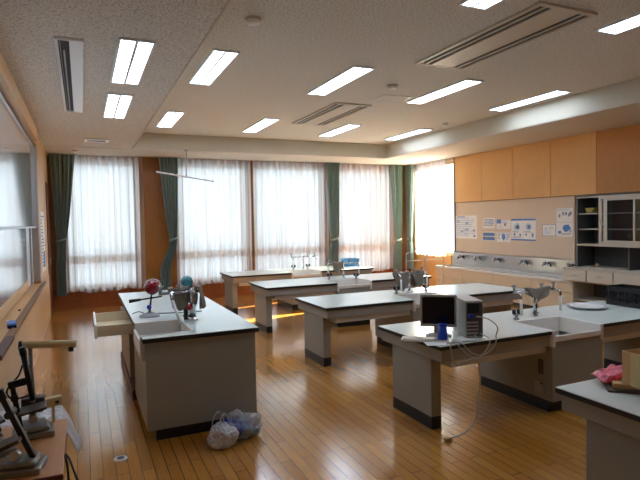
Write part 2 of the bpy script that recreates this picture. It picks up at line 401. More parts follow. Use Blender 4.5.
# left wall: flush wood, niche for the boards
NY, NX, NZ0, NZ1 = 9.47, -.71, .86, 3.06
w = MB()
w.box(XL-.25,XL,YF-.3,NY,0,NZ0); w.box(XL-.25,XL,YF-.3,NY,NZ1,ZS+.06); w.box(XL-.25,NX-.04,YF-.3,NY,NZ0,NZ1); w.box(XL-.25,XL,NY,YB+.2,0,ZS+.06)
struct(w.build('wall_left', M['left_wood']))
d = struct(MB().box(XL+.001, XL+.02, 11.5, 12.36, 0, 2.62, .004).build('door_1', M['door']))
MB().box(XL+.02, XL+.045, 11.56, 11.6, 1.0, 1.14, .004).build('door_handle', M['alu'], d)
b = MB()
for a_, b_ in ((1.0,3.0),(3.0,5.0),(5.0,7.0),(7.0,9.36),(9.36,11.48)): b.box(XL+.001, XL+.012, a_+.003, b_-.003, .09, .84 if b_ < 9.4 else .84, .002)
struct(b.build('trim_9', M['left_wood']))
struct(MB().box(XL+.001, XL+.016, -.9, 11.48, 0, .085, .003).build('baseboard_left', M['left_wood']))
struct(MB().box(XL+.001, -.567, -.9, 9.0, 3.05, ZS-.052, .003).build('trim_12', M['left_wood']))
struct(MB().box(XL+.001, XL+.02, -.9, YB-.05, ZS-.05, ZS-.008, .003).build('trim_10', M['left_wood']))

# ------------------------------------------------------------------ whiteboard and tray
wb = thing('whiteboard', 'long glossy vertical-sliding whiteboard recessed in the left wood wall', 'whiteboard', (NX, 7.0, .9))
wb_ = lambda mb, n, m: mb.build(n, m, wb)
wb_(MB().box(.02,.045,-4.5,2.38,.87,2.13,.004), 'upper_board', M['board'])
wb_(MB().box(-.025,-.005,-4.5,1.40,.12,1.0,.004), 'lower_board', M['board'])
wb_(MB().box(.018,.055,-4.5,2.39,.845,.87,.003).box(.018,.055,-4.5,2.39,2.12,2.14,.003).box(.018,.052,2.375,2.40,.845,2.14,.003), 'board_frame', M['alu'])
wb_(MB().box(-.03,-.012,1.42,1.95,.0,1.2,.003).box(-.03,.01,2.0,2.12,.0,1.2,.003).box(-.03,.085,2.42,2.455,.0,2.14,.004), 'side_rail', M['alu'])
wb_(MB().box(-.035,.0,-4.5,1.41,.0,.12,.004), 'bottom_rail', M['left_wood'])
tr = MB().box(NX-.03,-.575,4.4,9.44,.83,.855,.003).box(-.6,-.56,4.4,9.75,.82,.862,.004).box(-.6,-.588,4.4,9.75,.862,.868)
tag(tr.build('marker_tray', M['tray']), 'brown wooden ledge running under the wall whiteboard', 'tray')
er = thing('board_eraser', 'blue felt board eraser lying on the brown ledge', 'eraser', (-.612, 5.5, .8555), rad(8))
MB().box(-.035,.035,-.09,.09,0,.03,.006).build('felt_pad', M['navy'], er)
MB().box(-.036,.036,-.09,.09,.03,.05,.008).build('grip', M['eraser'], er)
MB().box(-.037,-.02,.05,.09,.05,.055,.002).build('strap', M['white'], er)
tag(MB().box(-.66,-.635,6.5,6.56,.8555,.872,.004).build('board_magnet', M['black']), 'small black magnet lying on the brown ledge beyond the blue eraser', 'magnet')
po = thing('wooden_stand', 'dark red wooden upright with a foot at the left photo edge', 'stand', (-.51, 4.2, .868))
MB().box(-.035,-.012,-.07,-.02,0,.78,.004).build('post', M['redbrown'], po)
MB().box(-.05,.012,-.1,.62,-.006,.03,.004).build('foot', M['redbrown'], po)
po.location = (-.535, 4.22, .869)
nb = thing('notice_sheet', 'long narrow printed notice on the left wall past the whiteboard', 'notice', (XL+.002, 10.2, 1.0))
MB().box(0,.004,-.45,.45,0,1.02).build('sheet', M['paper'], nb)
p = MB(); rnd = random.Random(4)
for i in range(16): p.box(.004,.0055,-.38,-.38+rnd.uniform(.2,.74),.1+i*.055,.12+i*.055)
p.box(.004,.0055,-.05,.35,.06,.34)
p.build('print', M['ink'], nb)

# ------------------------------------------------------------------ curtains
def sheer_curtain(a, b, z0, z1, axis, base, label, seed, bunch=None):
    rnd = random.Random(seed); ph = [rnd.uniform(0,6.28) for _ in range(6)]
    L = b-a; n = int(L/.012)
    def fn(u, v):
        x = a+L*u; z = z1+(z0-z1)*v
        f = .038*sin(2*pi*x/.15+ph[0]+.9*sin(x*2.1+ph[1])) + .014*sin(2*pi*x/.061+ph[2]) + .02*v*sin(2*pi*x/.31+ph[3]+v)
        f *= .55+.45*v
        if bunch and bunch[0] < x < bunch[1]: f *= 1.5
        zz = z+(.02*sin(x*5+ph[4])+.012*sin(x*13+ph[5]))*(v**8)
        return (x, base+f, zz) if axis == 'x' else (base+f, x, zz)
    o = MB().grid(fn, n, 26).build('sheer_curtain', M['sheer'])
    tag(o, label, 'curtain', 'white sheer curtains'); return o
sheer_curtain(-.46, 1.27, .34, 3.262, 'x', 12.3, 'white sheer curtain on the leftmost window beside the whiteboard wall', 1)
sheer_curtain(1.95, 3.76, .34, 3.262, 'x', 12.3, 'white sheer curtain behind the thin hanging white bar', 2)
sheer_curtain(3.81, 5.84, .40, 3.262, 'x', 12.3, 'white sheer curtain right of the dark gap in the middle window', 3)
sheer_curtain(6.02, 7.78, .40, 3.262, 'x', 12.3, 'white sheer curtain behind the light blue basket', 4)
sheer_curtain(10.76, 12.0, .80, 3.262, 'y', 8.34, 'sunlit sheer curtain on the right wall window beside the posters', 5)
def drape(a, b, ta, tb, ba, bb, zt, z0, axis, base, label, seed):
    """green drape gathered by a tie-back at height zt"""
    rnd = random.Random(seed); ph = [rnd.uniform(0,6.28) for _ in range(4)]
    root = thing('green_drape', label, 'curtain', (0,0,0), 0, 'green drapes')
    Z1 = 3.262
    def ext(z):
        if z >= zt:
            t = (z-zt)/(Z1-zt); t = t**.75
            return ta+(a-ta)*t, tb+(b-tb)*t
        t = (zt-z)/(zt-z0); t = min(1, t*1.6); t = t*t*(3-2*t)
        return ta+(ba-ta)*t, tb+(bb-tb)*t
    def pos(x, d, z): return (x, base+d, z) if axis == 'x' else (base+d, x, z)
    NF = 5.5
    def fn(u, v):
        z = Z1+(z0-Z1)*v; l, r = ext(z)
        wd = abs(r-l); amp = .028+.02*min(1,.3/wd*.6)
        if z < zt: amp *= .85
        x = l+(r-l)*u
        d = amp*sin(2*pi*NF*u+ph[0]+.6*sin(z*1.3+ph[1]))+.01*sin(2*pi*13*u+ph[2])
        k = math.exp(-((z-zt)/.08)**2); d *= (1-.5*k)
        return pos(x, d, z)
    MB().grid(fn, 90, 60).build('cloth', M['green'], root)
    tb_ = MB()
    def band(u, v):
        an = 2*pi*u; cx = (ta+tb)/2; rx = abs(tb-ta)/2+.012
        return pos(cx+rx*cos(an), .055*sin(an), zt-.03+.06*v+.03*cos(an))
    tb_.grid(band, 28, 2); tb_.build('tieback', M['green'], root, .004)
    return root
drape(-.57,-.09,-.49,-.31,-.52,-.33,1.47,.30,'x',12.20,'green drape in the left corner next to the whiteboard wall',11)
drape(1.60,2.04,1.80,1.96,1.57,1.80,1.42,.24,'x',12.21,'green drape tied back left of the thin hanging white bar',12)
drape(5.74,6.10,5.83,6.04,5.74,6.02,1.30,.36,'x',12.21,'narrow green drape between the middle window and the light blue basket window',13)
drape(7.66,8.02,7.80,7.97,7.72,7.98,1.22,.36,'x',12.21,'green drape on the back wall right at the far right corner',14)
drape(12.36,12.02,12.30,12.12,12.32,12.08,1.22,.40,'y',8.25,'green drape at the near side of the far right corner, beside the sunlit curtain',15)

# ------------------------------------------------------------------ ceiling fittings
def make_light(w, l, lab):
    r = thing('ceiling_light', lab, 'light', (0,0,0), 0, 'recessed ceiling lights')
    f = MB(); h = .02
    f.box(-w/2-.02,-w/2,-l/2-.02,l/2+.02,-h,0); f.box(w/2,w/2+.02,-l/2-.02,l/2+.02,-h,0); f.box(-w/2,w/2,-l/2-.02,-l/2,-h,0); f.box(-w/2,w/2,l/2,l/2+.02,-h,0)
    f.build('frame', M['lampwhite'], r)
    MB().box(-w/2,-.014,-l/2,l/2,-.010,-.004).build('diffuser', M['lamp'], r)
    MB().box(.014,w/2,-l/2,l/2,-.010,-.004).build('diffuser', M['lamp'], r)
    MB().box(-.014,.014,-l/2,l/2,-.013,-.002).build('center_rib', M['lampwhite'], r)
    return r
L0 = make_light(.25, 1.38, 'larger of the two bright lights on the low ceiling beside the black slot vent')
L0.location = (.462, 5.25, ZS-.0005)
dup(L0, (.455, 7.2, ZS-.0005), 'smaller of the two bright lights on the low ceiling beside the black slot vent')
spots = [
 (1.455,6.23,'light in the raised ceiling just right of the coffer edge, nearer of that left column'),
 (1.455,9.51,'light in the raised ceiling just right of the coffer edge, farther of that left column'),
 (3.12,6.23,'light in the raised ceiling nearest in front of the small air conditioner, on its left'),
 (3.12,9.55,'light in the raised ceiling above the middle windows, far end of the second column'),
 (4.79,9.58,'far light in the raised ceiling just behind and right of the small air conditioner'),
 (4.79,6.23,'light in the raised ceiling between the big air conditioner and the ceiling hatch'),
 (6.43,6.23,'light in the raised ceiling nearest the wood panelled right wall'),
 (6.43,9.55,'far right light in the raised ceiling, above the far right corner'),
 (6.43,2.92,'unseen light in the raised ceiling, added to brighten the near right tables'),  # out of view, continues the grid; added to brighten the near tables
 (4.79,2.92,'light cut by the right photo edge at the top of the picture'),
 (3.12,2.92,'light cut by the top photo edge beside the big air conditioner')]
for x, y, l in spots: dup(L0, (x, y, ZC-.0005), l)
def cassette(x0,x1,y0,y1,label):
    cx, cy = (x0+x1)/2, (y0+y1)/2; w, l = (x1-x0)/2, (y1-y0)/2
    r = thing('ceiling_air_conditioner', label, 'air conditioner', (cx,cy,ZC-.0005), 0, 'ceiling air conditioners')
    f = MB(); f.box(-w,w,-l,-l+.05,-.022,0,.003); f.box(-w,w,l-.05,l,-.022,0,.003); f.box(-w,-w+.05,-l+.05,l-.05,-.022,0,.003); f.box(w-.05,w,-l+.05,l-.05,-.022,0,.003)
    f.build('frame', M['acpanel'], r)
    MB().box(-w+.19,w-.19,-l+.05,l-.05,-.02,-.003,.003).build('center_panel', M['acpanel'], r)
    MB().box(-w+.05,-w+.19,-l+.05,l-.05,-.006,-.001).box(w-.19,w-.05,-l+.05,l-.05,-.006,-.001).build('air_slot', M['slot'], r)
    for s in (-1,1):
        MB().box(s*(w-.105),s*(w-.135),-l+.05,l-.05,-.02,-.007,.002).build('louver', M['acpanel'], r)
    return r
cassette(3.60,4.30,3.33,5.18,'big rectangular ceiling air conditioner with two long slots, at upper right')
cassette(3.61,4.27,7.32,9.12,'smaller-looking far ceiling air conditioner above the middle of the room')
v = thing('slot_vent', 'white ceiling slot vent with black gap on the low left ceiling', 'vent', (-.048,6.18,ZS-.0005))
f = MB(); W_, L_ = .108, 1.47
f.box(-W_,-W_+.025,-L_,L_,-.022,0).box(W_-.012,W_,-L_,L_,-.022,0).box(-W_+.025,W_-.012,-L_,-L_+.02,-.022,0).box(-W_+.025,W_-.012,L_-.02,L_,-.022,0)
f.build('frame', M['lampwhite'], v)
MB().box(-W_+.025,.0,-L_+.02,L_-.02,-.005,-.001).build('dark_slot', M['slot'], v)
MB().box(.0,W_-.012,-L_+.02,L_-.02,-.018,-.001,.002).build('cover_panel', M['lampwhite'], v)
MB().box(-.072,-.066,-L_+.02,L_-.02,-.018,-.006).box(-.05,-.036,-L_+.3,L_-.02,-.018,-.006).build('damper_blade', M['greymetal'], v)
v = thing('ceiling_grille', 'small white grille on the low ceiling near the left window', 'vent', (.285,10.15,ZS-.0065))
MB().box(-.2,.2,-.17,.17,-.012,0,.003).build('frame', M['white'], v)
MB().box(-.15,.15,-.06,.06,-.016,-.012,.001).build('dark_slot', M['dark'], v)
v = thing('ceiling_hatch', 'square inspection hatch in the raised ceiling beside the far air conditioner', 'hatch', (4.33,6.88,ZC-.0005))
f = MB(); s_ = .24
f.box(-s_,s_,-s_,-s_+.02,-.008,0).box(-s_,s_,s_-.02,s_,-.008,0).box(-s_,-s_+.02,-s_+.02,s_-.02,-.008,0).box(s_-.02,s_,-s_+.02,s_-.02,-.008,0)
f.build('frame', M['alu'], v); MB().box(-s_+.02,s_-.02,-s_+.02,s_-.02,-.005,-.001).build('lid', M['ceil'], v)
v = thing('access_panel', 'thin metal edged panel in the ceiling at the top right corner', 'hatch', (4.75,3.95,ZC-.0005))
MB().box(-.16,.16,-.25,.25,-.008,0,.002).build('panel', M['acpanel'], v)
bpy.data.objects.remove(v.children[0]); bpy.data.objects.remove(v)
def detector(x,y,z,label,r=.07):
    t = thing('smoke_detector', label, 'detector', (x,y,z), 0, 'round ceiling detectors')
    MB().lathe([(0,0),(r,0),(r,-.012),(r*.92,-.02)],n=24).build('base', M['acpanel'], t)
    MB().lathe([(r*.9,-.02),(r*.82,-.042),(r*.5,-.052),(0,-.054)],n=24).build('cover', M['white'], t)
detector(1.46,4.6,ZC-.0005,'round ceiling detector at the top left of the raised ceiling',.075)
detector(3.92,6.17,ZC-.0005,'round ceiling detector beside the inspection hatch',.075)
detector(6.41,8.24,ZC-.0005,'small round ceiling detector near the right edge of the raised ceiling',.05)
detector(-.08,11.6,ZS-.0065,'small round detector on the low ceiling above the leftmost curtain',.06)
h = thing('hanging_bar', 'thin white bar hanging from a rod below the ceiling before the window', 'bar', (1.99,10.95,ZS-.0065))
MB().cyl((0,0,0),(-.012,0,-.5),.011).cyl((-.012,0,-.5),(-.012,0,-.56),.02).build('rod', M['greymetal'], h)
MB().cyl((-.60,.0,-.455),(.0,-.0,-.55),.02).build('bar', M['white'], h)
MB().cyl((0,0,-.55),(.53,.0,-.63),.01).sphere((.53,0,-.63),.018).build('thin_arm', M['greymetal'], h)
MB().lathe([(0,0),(.05,0),(.05,-.01),(.015,-.03)],n=16).build('flange', M['greymetal'], h)

# ------------------------------------------------------------------ student tables
TW, TD, TH = 1.225, .97, .75
def lab_table(x, y, label, mirror=False):
    r = thing('lab_table', label, 'table', (x,y,0), 0, 'laboratory tables')
    fx = (lambda v: TW-v) if mirror else (lambda v: v)
    def bx(a,b,c,d,e,f,bev=0): return MB().box(fx(a),fx(b),c,d,e,f,bev)
    top = bx(0,TW,0,TD,.715,.745,.003).build('tabletop', M['edge'], r)
    bx(.002,TW-.001,.002,TD-.002,.7452,.75,.001).build('laminate', M['lam'], top)
    bx(.03,TW-.002,.022,TD-.022,.612,.7145,.003).build('apron', M['beige2'], r)
    bx(.055,.155,.20,.80,.104,.6118,.003).build('leg', M['beige'], r)
    bx(.055,.156,.20,.80,0,.1035).build('kick_plate', M['kick'], r)
    bx(.1565,TW-.003,.06,.91,.545,.6115,.004).build('under_shelf', M['duct'], r)
    return r
X0 = 2.57; SW = .655
rows = [9.78, 7.73, 5.555, 3.395, 1.295]
names = ['lab table nearest the windows, %s', 'lab table in the second row from the windows, %s', 'lab table in the middle row, %s',
         'white lab table carrying the old computer, left of its sink', 'white topped lab table in the bottom right corner with cardboard on it']
lt = []
for i, y in enumerate(rows):
    lab = names[i] % 'left of its sink' if i < 3 else names[i]
    lt.append(lab_table(X0-(.018 if i == 4 else 0), y, ('white topped '+lab) if i < 3 else lab))
rn = ['white topped lab table carrying the light blue basket, by the windows', 'white topped lab table right of the second sink from the windows, mostly hidden',
      'brightly lit white lab table right of the middle row sink', 'white lab table carrying the black crate and round tray']
for i, y in enumerate(rows[:4]): lab_table(X0+TW+SW, y, rn[i], True)

def sink_unit(x, y, label, outlets=False):
    r = thing('sink_cabinet', label, 'sink', (x,y,0), 0, 'lab sinks')
    w, d = SW, TD
    b = MB()
    b.box(.003,w-.003,.0,.02,.104,.64,.002); b.box(.003,.02,.02,d,.104,.7145); b.box(w-.02,w-.003,.02,d,.104,.7145); b.box(.02,w-.02,d-.02,d,.104,.7145); b.box(.02,w-.02,.02,d-.02,.104,.12)
    b.box(.005,w-.005,-.002,.0,.104,.585).build('cabinet_body', M['beige'], r)
    MB().box(.01,w-.01,.06,d-.03,0,.1035).build('kick_plate', M['kick'], r)
    s = MB(); sd = .50
    s.box(.0,.035,-.012,sd,.60,.752,.008).box(w-.035,w,-.012,sd,.60,.752,.008).box(.035,w-.035,-.012,.012,.645,.70,.008).box(.03,w-.03,sd-.03,sd,.55,.752,.006)
    s.box(.03,w-.03,.01,sd-.03,.54,.56).box(.036,w-.036,.012,.022,.56,.69)
    s.build('basin', M['sink'], r)
    MB().lathe([(0,.562),(.035,.562),(.04,.564)],(w/2,.28,0),16).build('drain', M['steel'], r)
    MB().box(.0,w,sd+.001,d,.7145,.75,.004).build('deck', M['lam'], r)
    if outlets:
        o = MB().box(-.004,.002,.10,.16,.33,.47,.003).build('socket_plate', M['scopebrown'], r); o['label'] = 'brown socket plate'
    return r
sl = ['lab sink in the row nearest the windows with a bare faucet', 'lab sink in the second row from the windows',
      'lab sink in the middle row behind the computer monitor', 'white lab sink right of the old computer, nearest of all the student sinks']
for i, y in enumerate(rows[:4]): sink_unit(X0+TW, y, sl[i], i == 3)

def faucet(x, y, z, label, rz=0, n=2):
    r = thing('lab_faucet', label, 'faucet', (x,y,z), rz, 'lab faucets')
    MB().lathe([(0,0),(.035,0),(.035,.012),(.018,.025),(.018,.03)],n=18).cyl((0,0,.025),(0,0,.28),.014).build('column', M['chrome'], r)
    MB().cyl((-.27,0,.265),(.27,0,.265),.012).sphere((0,0,.265),.024,n=12).build('cross_bar', M['chrome'], r)
    for s in (-1,1):
        MB().cyl((s*.27,0,.25),(s*.27,0,.335),.014).cyl((s*.27-.03,0,.33),(s*.27+.03,0,.33),.009).build('valve_handle', M['greymetal'], r)
        q = MB().tube([(s*.27,0,.262),(s*.27,-.05,.268),(s*.27,-.085,.245),(s*.27,-.09,.2)],.010).build('spout', M['chrome'], r)
        MB().cyl((s*.27,-.09,.205),(s*.27,-.092,.05),.0135).build('white_hose', M['white'], q)
    MB().cyl((.1,0,.265),(.1,0,.33),.012).cyl((.075,0,.325),(.125,0,.325),.009).build('valve_handle', M['greymetal'], r)
    return r
faucet(X0+TW+.5, rows[0]+.60, .75, 'bare T shaped faucet in front of the middle window')
faucet(X0+TW+.42, rows[1]+.60, .75, 'faucet with white nozzles on the second row sink before the blue basket', rad(-25))
faucet(X0+TW+.35, rows[2]+.60, .75, 'faucet hung with large grey rags behind the computer monitor', rad(15))
faucet(X0+TW+.42, rows[3]+.60, .75, 'faucet with long white nozzles on the nearest student sink', rad(0))
def gas_tap(x, y, z, label, rz=0):
    r = thing('gas_tap', label, 'tap', (x,y,z), rz, 'gas taps')
    MB().lathe([(0,0),(.03,0),(.03,.01),(.016,.02),(.016,.05),(.02,.06),(0,.068)],n=16).build('body', M['greymetal'], r)
    for s in (-1,1):
        MB().cyl((0,0,.045),(s*.05,-.01,.055),.008).build('nozzle', M['greymetal'], r)
        MB().cyl((s*.03,0,.055),(s*.03,0,.10),.018,.02).build('knob', M['black'], r)
gas_tap(3.93, rows[3]+.56, .75, 'black double gas tap left of the nearest student faucet')
gas_tap(4.36, rows[3]+.72, .75, 'black double gas tap between the nearest student faucet and the round tray', rad(40))
gas_tap(3.93, rows[2]+.60, .75, 'black gas tap under the grey rags behind the monitor, left one')
gas_tap(4.42, rows[2]+.60, .75, 'black gas tap beside the bright table behind the monitor')
gas_tap(3.93, rows[1]+.58, .75, 'black gas tap at the left of the second row sink')
gas_tap(4.34, rows[1]+.36, .75, 'tall looking black gas tap on the second row sink before the blue basket')
gas_tap(4.06, rows[0]+.58, .75, 'black gas tap left of the bare faucet by the windows')
gas_tap(4.42, rows[0]+.64, .75, 'black gas tap right of the bare faucet by the windows')

def rag(c, w, d1, d2, rz, label, seed, tip=.6, rad_=.02):
    """cloth hung over a bar along local x"""
    rnd = random.Random(seed); ph = [rnd.uniform(0,6.28) for _ in range(5)]
    R_ = Matrix.Rotation(rz,3,'Z'); c = Vector(c)
    def fn(u, v):
        s = (v*2-1)
        drop = (d1 if s < 0 else d2)
        x = (u-.5)*w; k = abs(s)
        prof = 1-tip*abs(2*u-1+.25*sin(ph[4]))*1.0
        z = rad_-max(0, k-.08)*drop*max(.25, prof)
        side = -1 if s < 0 else 1
        y = side*(min(k,.08)/.08*rad_+.035*k*(.6+sin(2*pi*1.5*u+ph[0]+side)*.5))
        x = x*(1-.35*k)+.02*k*sin(ph[1]+side)
        y += .012*sin(9*u+ph[2]+4*k)*k
        return c+R_@Vector((x, y, z+.01*sin(7*u+ph[3])))
    o = MB().grid(fn, 24, 30).build('cleaning_rag', M['rag'], None, .006)
    return tag(o, label, 'rag', 'grey rags hung on faucets')
rag((X0+TW+.47, rows[3]+.6, 1.018), .34, .15, .14, 0, 'grey rag over the nearest student faucet by the round tray', 1, .45)
_p = (X0+TW+.35, rows[2]+.6, 1.018)
rag((_p[0]-.17*cos(.26), _p[1]-.17*sin(.26), 1.022), .30, .28, .26, rad(15), 'large grey rag on the left arm of the faucet behind the monitor', 2, .5)
rag((_p[0]+.15*cos(.26), _p[1]+.15*sin(.26), 1.022), .30, .26, .27, rad(15), 'large grey rag on the right arm of the faucet behind the monitor', 3, .35)
rag((X0+TW+.33, rows[1]+.64, 1.018), .22, .22, .2, rad(-25), 'grey brown rag on the second row faucet before the blue basket', 4, .3)

# ------------------------------------------------------------------ teacher's desk
DX0, DX1, DY0, DY1, DH = .41, 1.37, 4.35, 7.45, .86
dk = thing('demonstration_desk', 'long white topped demonstration desk with pulled drawer, left of the lab tables', 'desk', (DX0,DY0,0))
DW, DL = DX1-DX0, DY1-DY0
sx1, sy0, sy1 = .43, .10, .72        # sink hole (local)
def topparts(z0, z1, ins):
    m = MB()
    m.box(ins if ins else 0,DW-ins,ins,sy0,z0,z1); m.box(sx1,DW-ins,sy0,sy1,z0,z1); m.box(ins,DW-ins,sy1,DL-ins,z0,z1); return m
tp = topparts(.822,.8555,0).build('desktop', M['edge'], dk)
topparts(.8556,.86,.002).build('laminate', M['lam'], tp)
b = MB()
b.box(.02,DW-.025,.03,.06,.10,.8215,.003).box(.02,.045,.06,1.085,.10,.70).box(DW-.05,DW-.025,.06,DL-.03,.10,.8215).box(.02,DW-.05,1.065,1.085,.10,.8215).box(.02,.045,.74,1.085,.70,.8215)
b.build('near_cabinet', M['beige'], dk)
MB().box(.02,DW-.05,1.70,DL-.04,.10,.69,.003).build('far_cabinet', M['beige2'], dk)
MB().box(.08,DW-.05,1.0855,1.699,.10,.66).build('knee_recess', M['redbrown'], dk)
MB().box(.09,DW-.07,.075,1.2,0,.0995).build('kick_plate', M['kick'], dk)
MB().box(.0,DW-.07,1.2,DL-.1,0,.0995,.004).build('plinth', M['redbrown'], dk)
s = MB()
s.box(-.002,sx1,sy0-.0,sy0+.022,.66,.868,.005).box(sx1-.022,sx1,sy0,sy1,.66,.868,.005).box(-.002,sx1,sy1-.022,sy1,.66,.868,.005).box(-.012,.012,sy0,sy1,.70,.81,.005).box(.0,sx1-.02,sy0+.02,sy1-.02,.655,.665)
s.box(-.012,.02,sy0-.012,sy0+.03,.74,.868,.004)
s.build('basin', M['sink'], dk)
MB().box(.012,sx1-.022,sy0+.022,sy1-.022,.735,.741).build('basin_liner', M['sinkgrey'], dk)
dr = MB(); a0, a1, q0, q1 = -.31, .30, 1.10, 1.93   # drawer box (local)
dr.box(a0,a1,q0,q0+.014,.70,.80,.002).box(a0,a1,q1-.014,q1,.70,.80,.002).box(a0,a1,q0,q1,.695,.703).box(a1-.014,a1,q0,q1,.70,.79)
do = dr.build('drawer', M['counterbeige'], dk)
MB().box(a0-.02,a0,q0-.015,q1+.015,.68,.815,.003).build('drawer_front', M['white'], do)
MB().box(a0-.03,a0-.02,(q0+q1)/2-.06,(q0+q1)/2+.06,.74,.755,.003).build('drawer_handle', M['black'], do)
sc = thing('wooden_block', 'pale wooden block lying inside the pulled out desk drawer', 'block', (DX0-.10,DY0+1.45,.7035), rad(10))
MB().box(-.06,.05,-.03,.03,0,.03,.003).build('block', M['tabwood'], sc)
tag(sc.children[0], 'pale wooden block lying inside the pulled out desk drawer', 'block'); _w = sc.children[0]; _w.parent = None; _w.location = sc.location; _w.name = 'wooden_block'
bpy.data.objects.remove(sc); _w.name = 'wooden_block'
# desk faucet with rags
fc = thing('desk_faucet', 'chrome multi-arm faucet on the demonstration desk hung with grey rags', 'faucet', (.93, 5.0, .86), rad(8))
MB().lathe([(0,0),(.05,0),(.05,.012),(.026,.03),(.024,.05)],n=18).cyl((0,0,.03),(0,0,.30),.032).build('column', M['chrome'], fc)
MB().cyl((-.32,0,.27),(.06,0,.27),.013).cyl((0,0,.27),(0,-.1,.27),.012).build('cross_bar', M['chrome'], fc)
q = MB().tube([(-.22,0,.27),(-.22,-.06,.275),(-.22,-.1,.25),(-.22,-.1,.21)],.011).build('spout', M['chrome'], fc)
MB().cyl((-.22,-.1,.215),(-.18,-.19,.02),.013).build('white_hose', M['white'], q)
for s in (-.30,-.12): MB().cyl((s,0,.26),(s,0,.34),.015).cyl((s-.03,0,.335),(s+.03,0,.335),.009).build('valve_handle', M['greymetal'], fc)
MB().sphere((-.05,-.05,.13),.03,n=16).cyl((-.05,-.05,.13),(0,0,.13),.009).build('red_knob', M['red'], fc)
MB().cyl((-.05,.06,0),(-.05,.06,.12),.02).build('black_valve', M['black'], fc)
rag((.80, 5.02, 1.145), .20, .22, .18, rad(8), 'square grey rag on the desk faucet next to the red globe', 7, .1)
rag((.985, 5.0, 1.17), .16, .26, .24, rad(70), 'long crumpled grey rag at the right end of the desk faucet', 8, .2)
rag((.885, 5.05, 1.145), .14, .16, .2, rad(8), 'small grey rag in the middle of the desk faucet', 9, .4)
# globes
g = thing('red_globe', 'small glossy red globe on a stand with a grey round base', 'globe', (.585,5.41,.86))
MB().lathe([(0,0),(.10,0),(.10,.012),(.06,.03),(.02,.045),(.014,.06)],n=30).build('base', M['greymetal'], g)
MB().cyl((0,0,.05),(.02,0,.21),.009).cyl((-.10,0,.17),(.12,0,.19),.008).build('stem', M['black'], g)
MB().cyl((-.19,0,.163),(-.08,0,.172),.019,.013).build('side_handle', M['black'], g)
MB().sphere((.03,0,.285),.075).build('ball', M['red'], g)
mm = MB(); mm.tube([(.03+.082*cos(a),0,.285+.082*sin(a)) for a in [pi*.05+ i*pi*.9/14 for i in range(15)]],.006,6,0); mm.build('meridian', M['white'], g)
MB().sphere((-.01,-.05,.10),.024,n=14).cyl((-.01,-.05,.10),(.01,0,.10),.006).build('blue_knob', M['blue'], g)
g = thing('teal_globe', 'small teal globe on a thin black stem behind the desk faucet', 'globe', (.92,5.22,.86))
MB().lathe([(0,0),(.05,0),(.05,.01),(.012,.02)],n=24).cyl((0,0,.02),(0,0,.3),.007).build('stem', M['black'], g)
MB().sphere((0,0,.34),.06).build('ball', M['teal'], g)
MB().cyl((0,0,.26),(.05,0,.29),.007).sphere((.05,0,.29),.014,n=10).build('clamp', M['black'], g)
tag(MB().tube([(.44,5.62,.866),(.5,5.6,.885),(.56,5.55,.868),(.66,5.52,.866),(.85,5.45,.866),(1.1,5.42,.866)],.0045).build('desk_cable', M['cableblack']), 'thin black cable lying across the demonstration desk by the globes', 'cable')

# ------------------------------------------------------------------ plastic bag, floor cap
bg = thing('plastic_bag', 'crumpled clear plastic bag of rubbish on the floor by the demonstration desk', 'bag', (1.09,4.14,0))
def blob(c, r, sc, seed, name, mat, amp=.22):
    bm = bmesh.new(); bmesh.ops.create_icosphere(bm, subdivisions=5, radius=1)
    for v in bm.verts:
        p = v.co.copy(); o = Vector((seed*3.1,seed*1.7,seed))
        n1 = noise.noise(p*1.7+o); n2 = abs(noise.noise(p*4+o)); n3 = abs(noise.noise(p*9+o))
        k = 1+amp*n1-amp*1.1*n2-amp*.22*n3
        q = Vector((p.x*sc[0]*k, p.y*sc[1]*k, p.z*sc[2]*k))*r+Vector(c)
        q.z = max(q.z, .004); v.co = q
    for f in bm.faces: f.smooth = True
    mb = MB(); mb.bm.free(); mb.bm = bm
    return mb.build(name, mat, bg)
blob((-.12,-.05,.07), .13, (.95,.85,.85), 1, 'white_pouch', M['filmwhite'])
blob((.05,.05,.085), .165, (1.15,.8,.75), 2, 'clear_pouch', M['film'], .3)
MB().box(-.10,.06,-.07,.05,.0,.06,.012,Matrix.Translation((.0,.02,.09))@Matrix.Rotation(rad(35),4,'X')@Matrix.Rotation(rad(-20),4,'Z')).build('blue_packaging', M['blue'], bg)
MB().box(-.09,.09,-.05,.05,0,.05,.012,Matrix.Translation((.10,.0,.06))@Matrix.Rotation(rad(30),4,'Y')@Matrix.Rotation(rad(25),4,'Z')).build('blue_packaging', M['ltblue'], bg)
MB().box(-.05,.05,-.03,.03,0,.05,.01,Matrix.Translation((.17,.05,.07))@Matrix.Rotation(rad(50),4,'Z')).build('grey_packaging', M['greymetal'], bg)
MB().box(-.06,.02,-.04,.04,0,.02,.005,Matrix.Translation((-.02,-.05,.09))@Matrix.Rotation(rad(40),4,'Y')).build('brown_packaging', M['cardboard'], bg)
hd = MB()
for cx, s in ((-.15,1),(-.10,.8)):
    hd.grid(lambda u,v,cx=cx,s=s: (cx+.05*s*cos(pi*u)+.006*v, -.02+.05*v*.5+.01*sin(6*u), .16+.11*s*sin(pi*u)-.03*v), 18, 3)
hd.build('handle', M['filmwhite'], bg, .003)
cp = thing('floor_outlet', 'small oval metal floor outlet cap in front of the demonstration desk', 'outlet', (.21,4.2,0))
MB().lathe([(0,.001),(.05,.001),(.05,.004),(.045,.009),(.03,.009)],n=26).build('ring', M['white'], cp)
MB().lathe([(.03,.008),(.02,.006),(0,.006)],n=26).build('cap', M['dark'], cp)

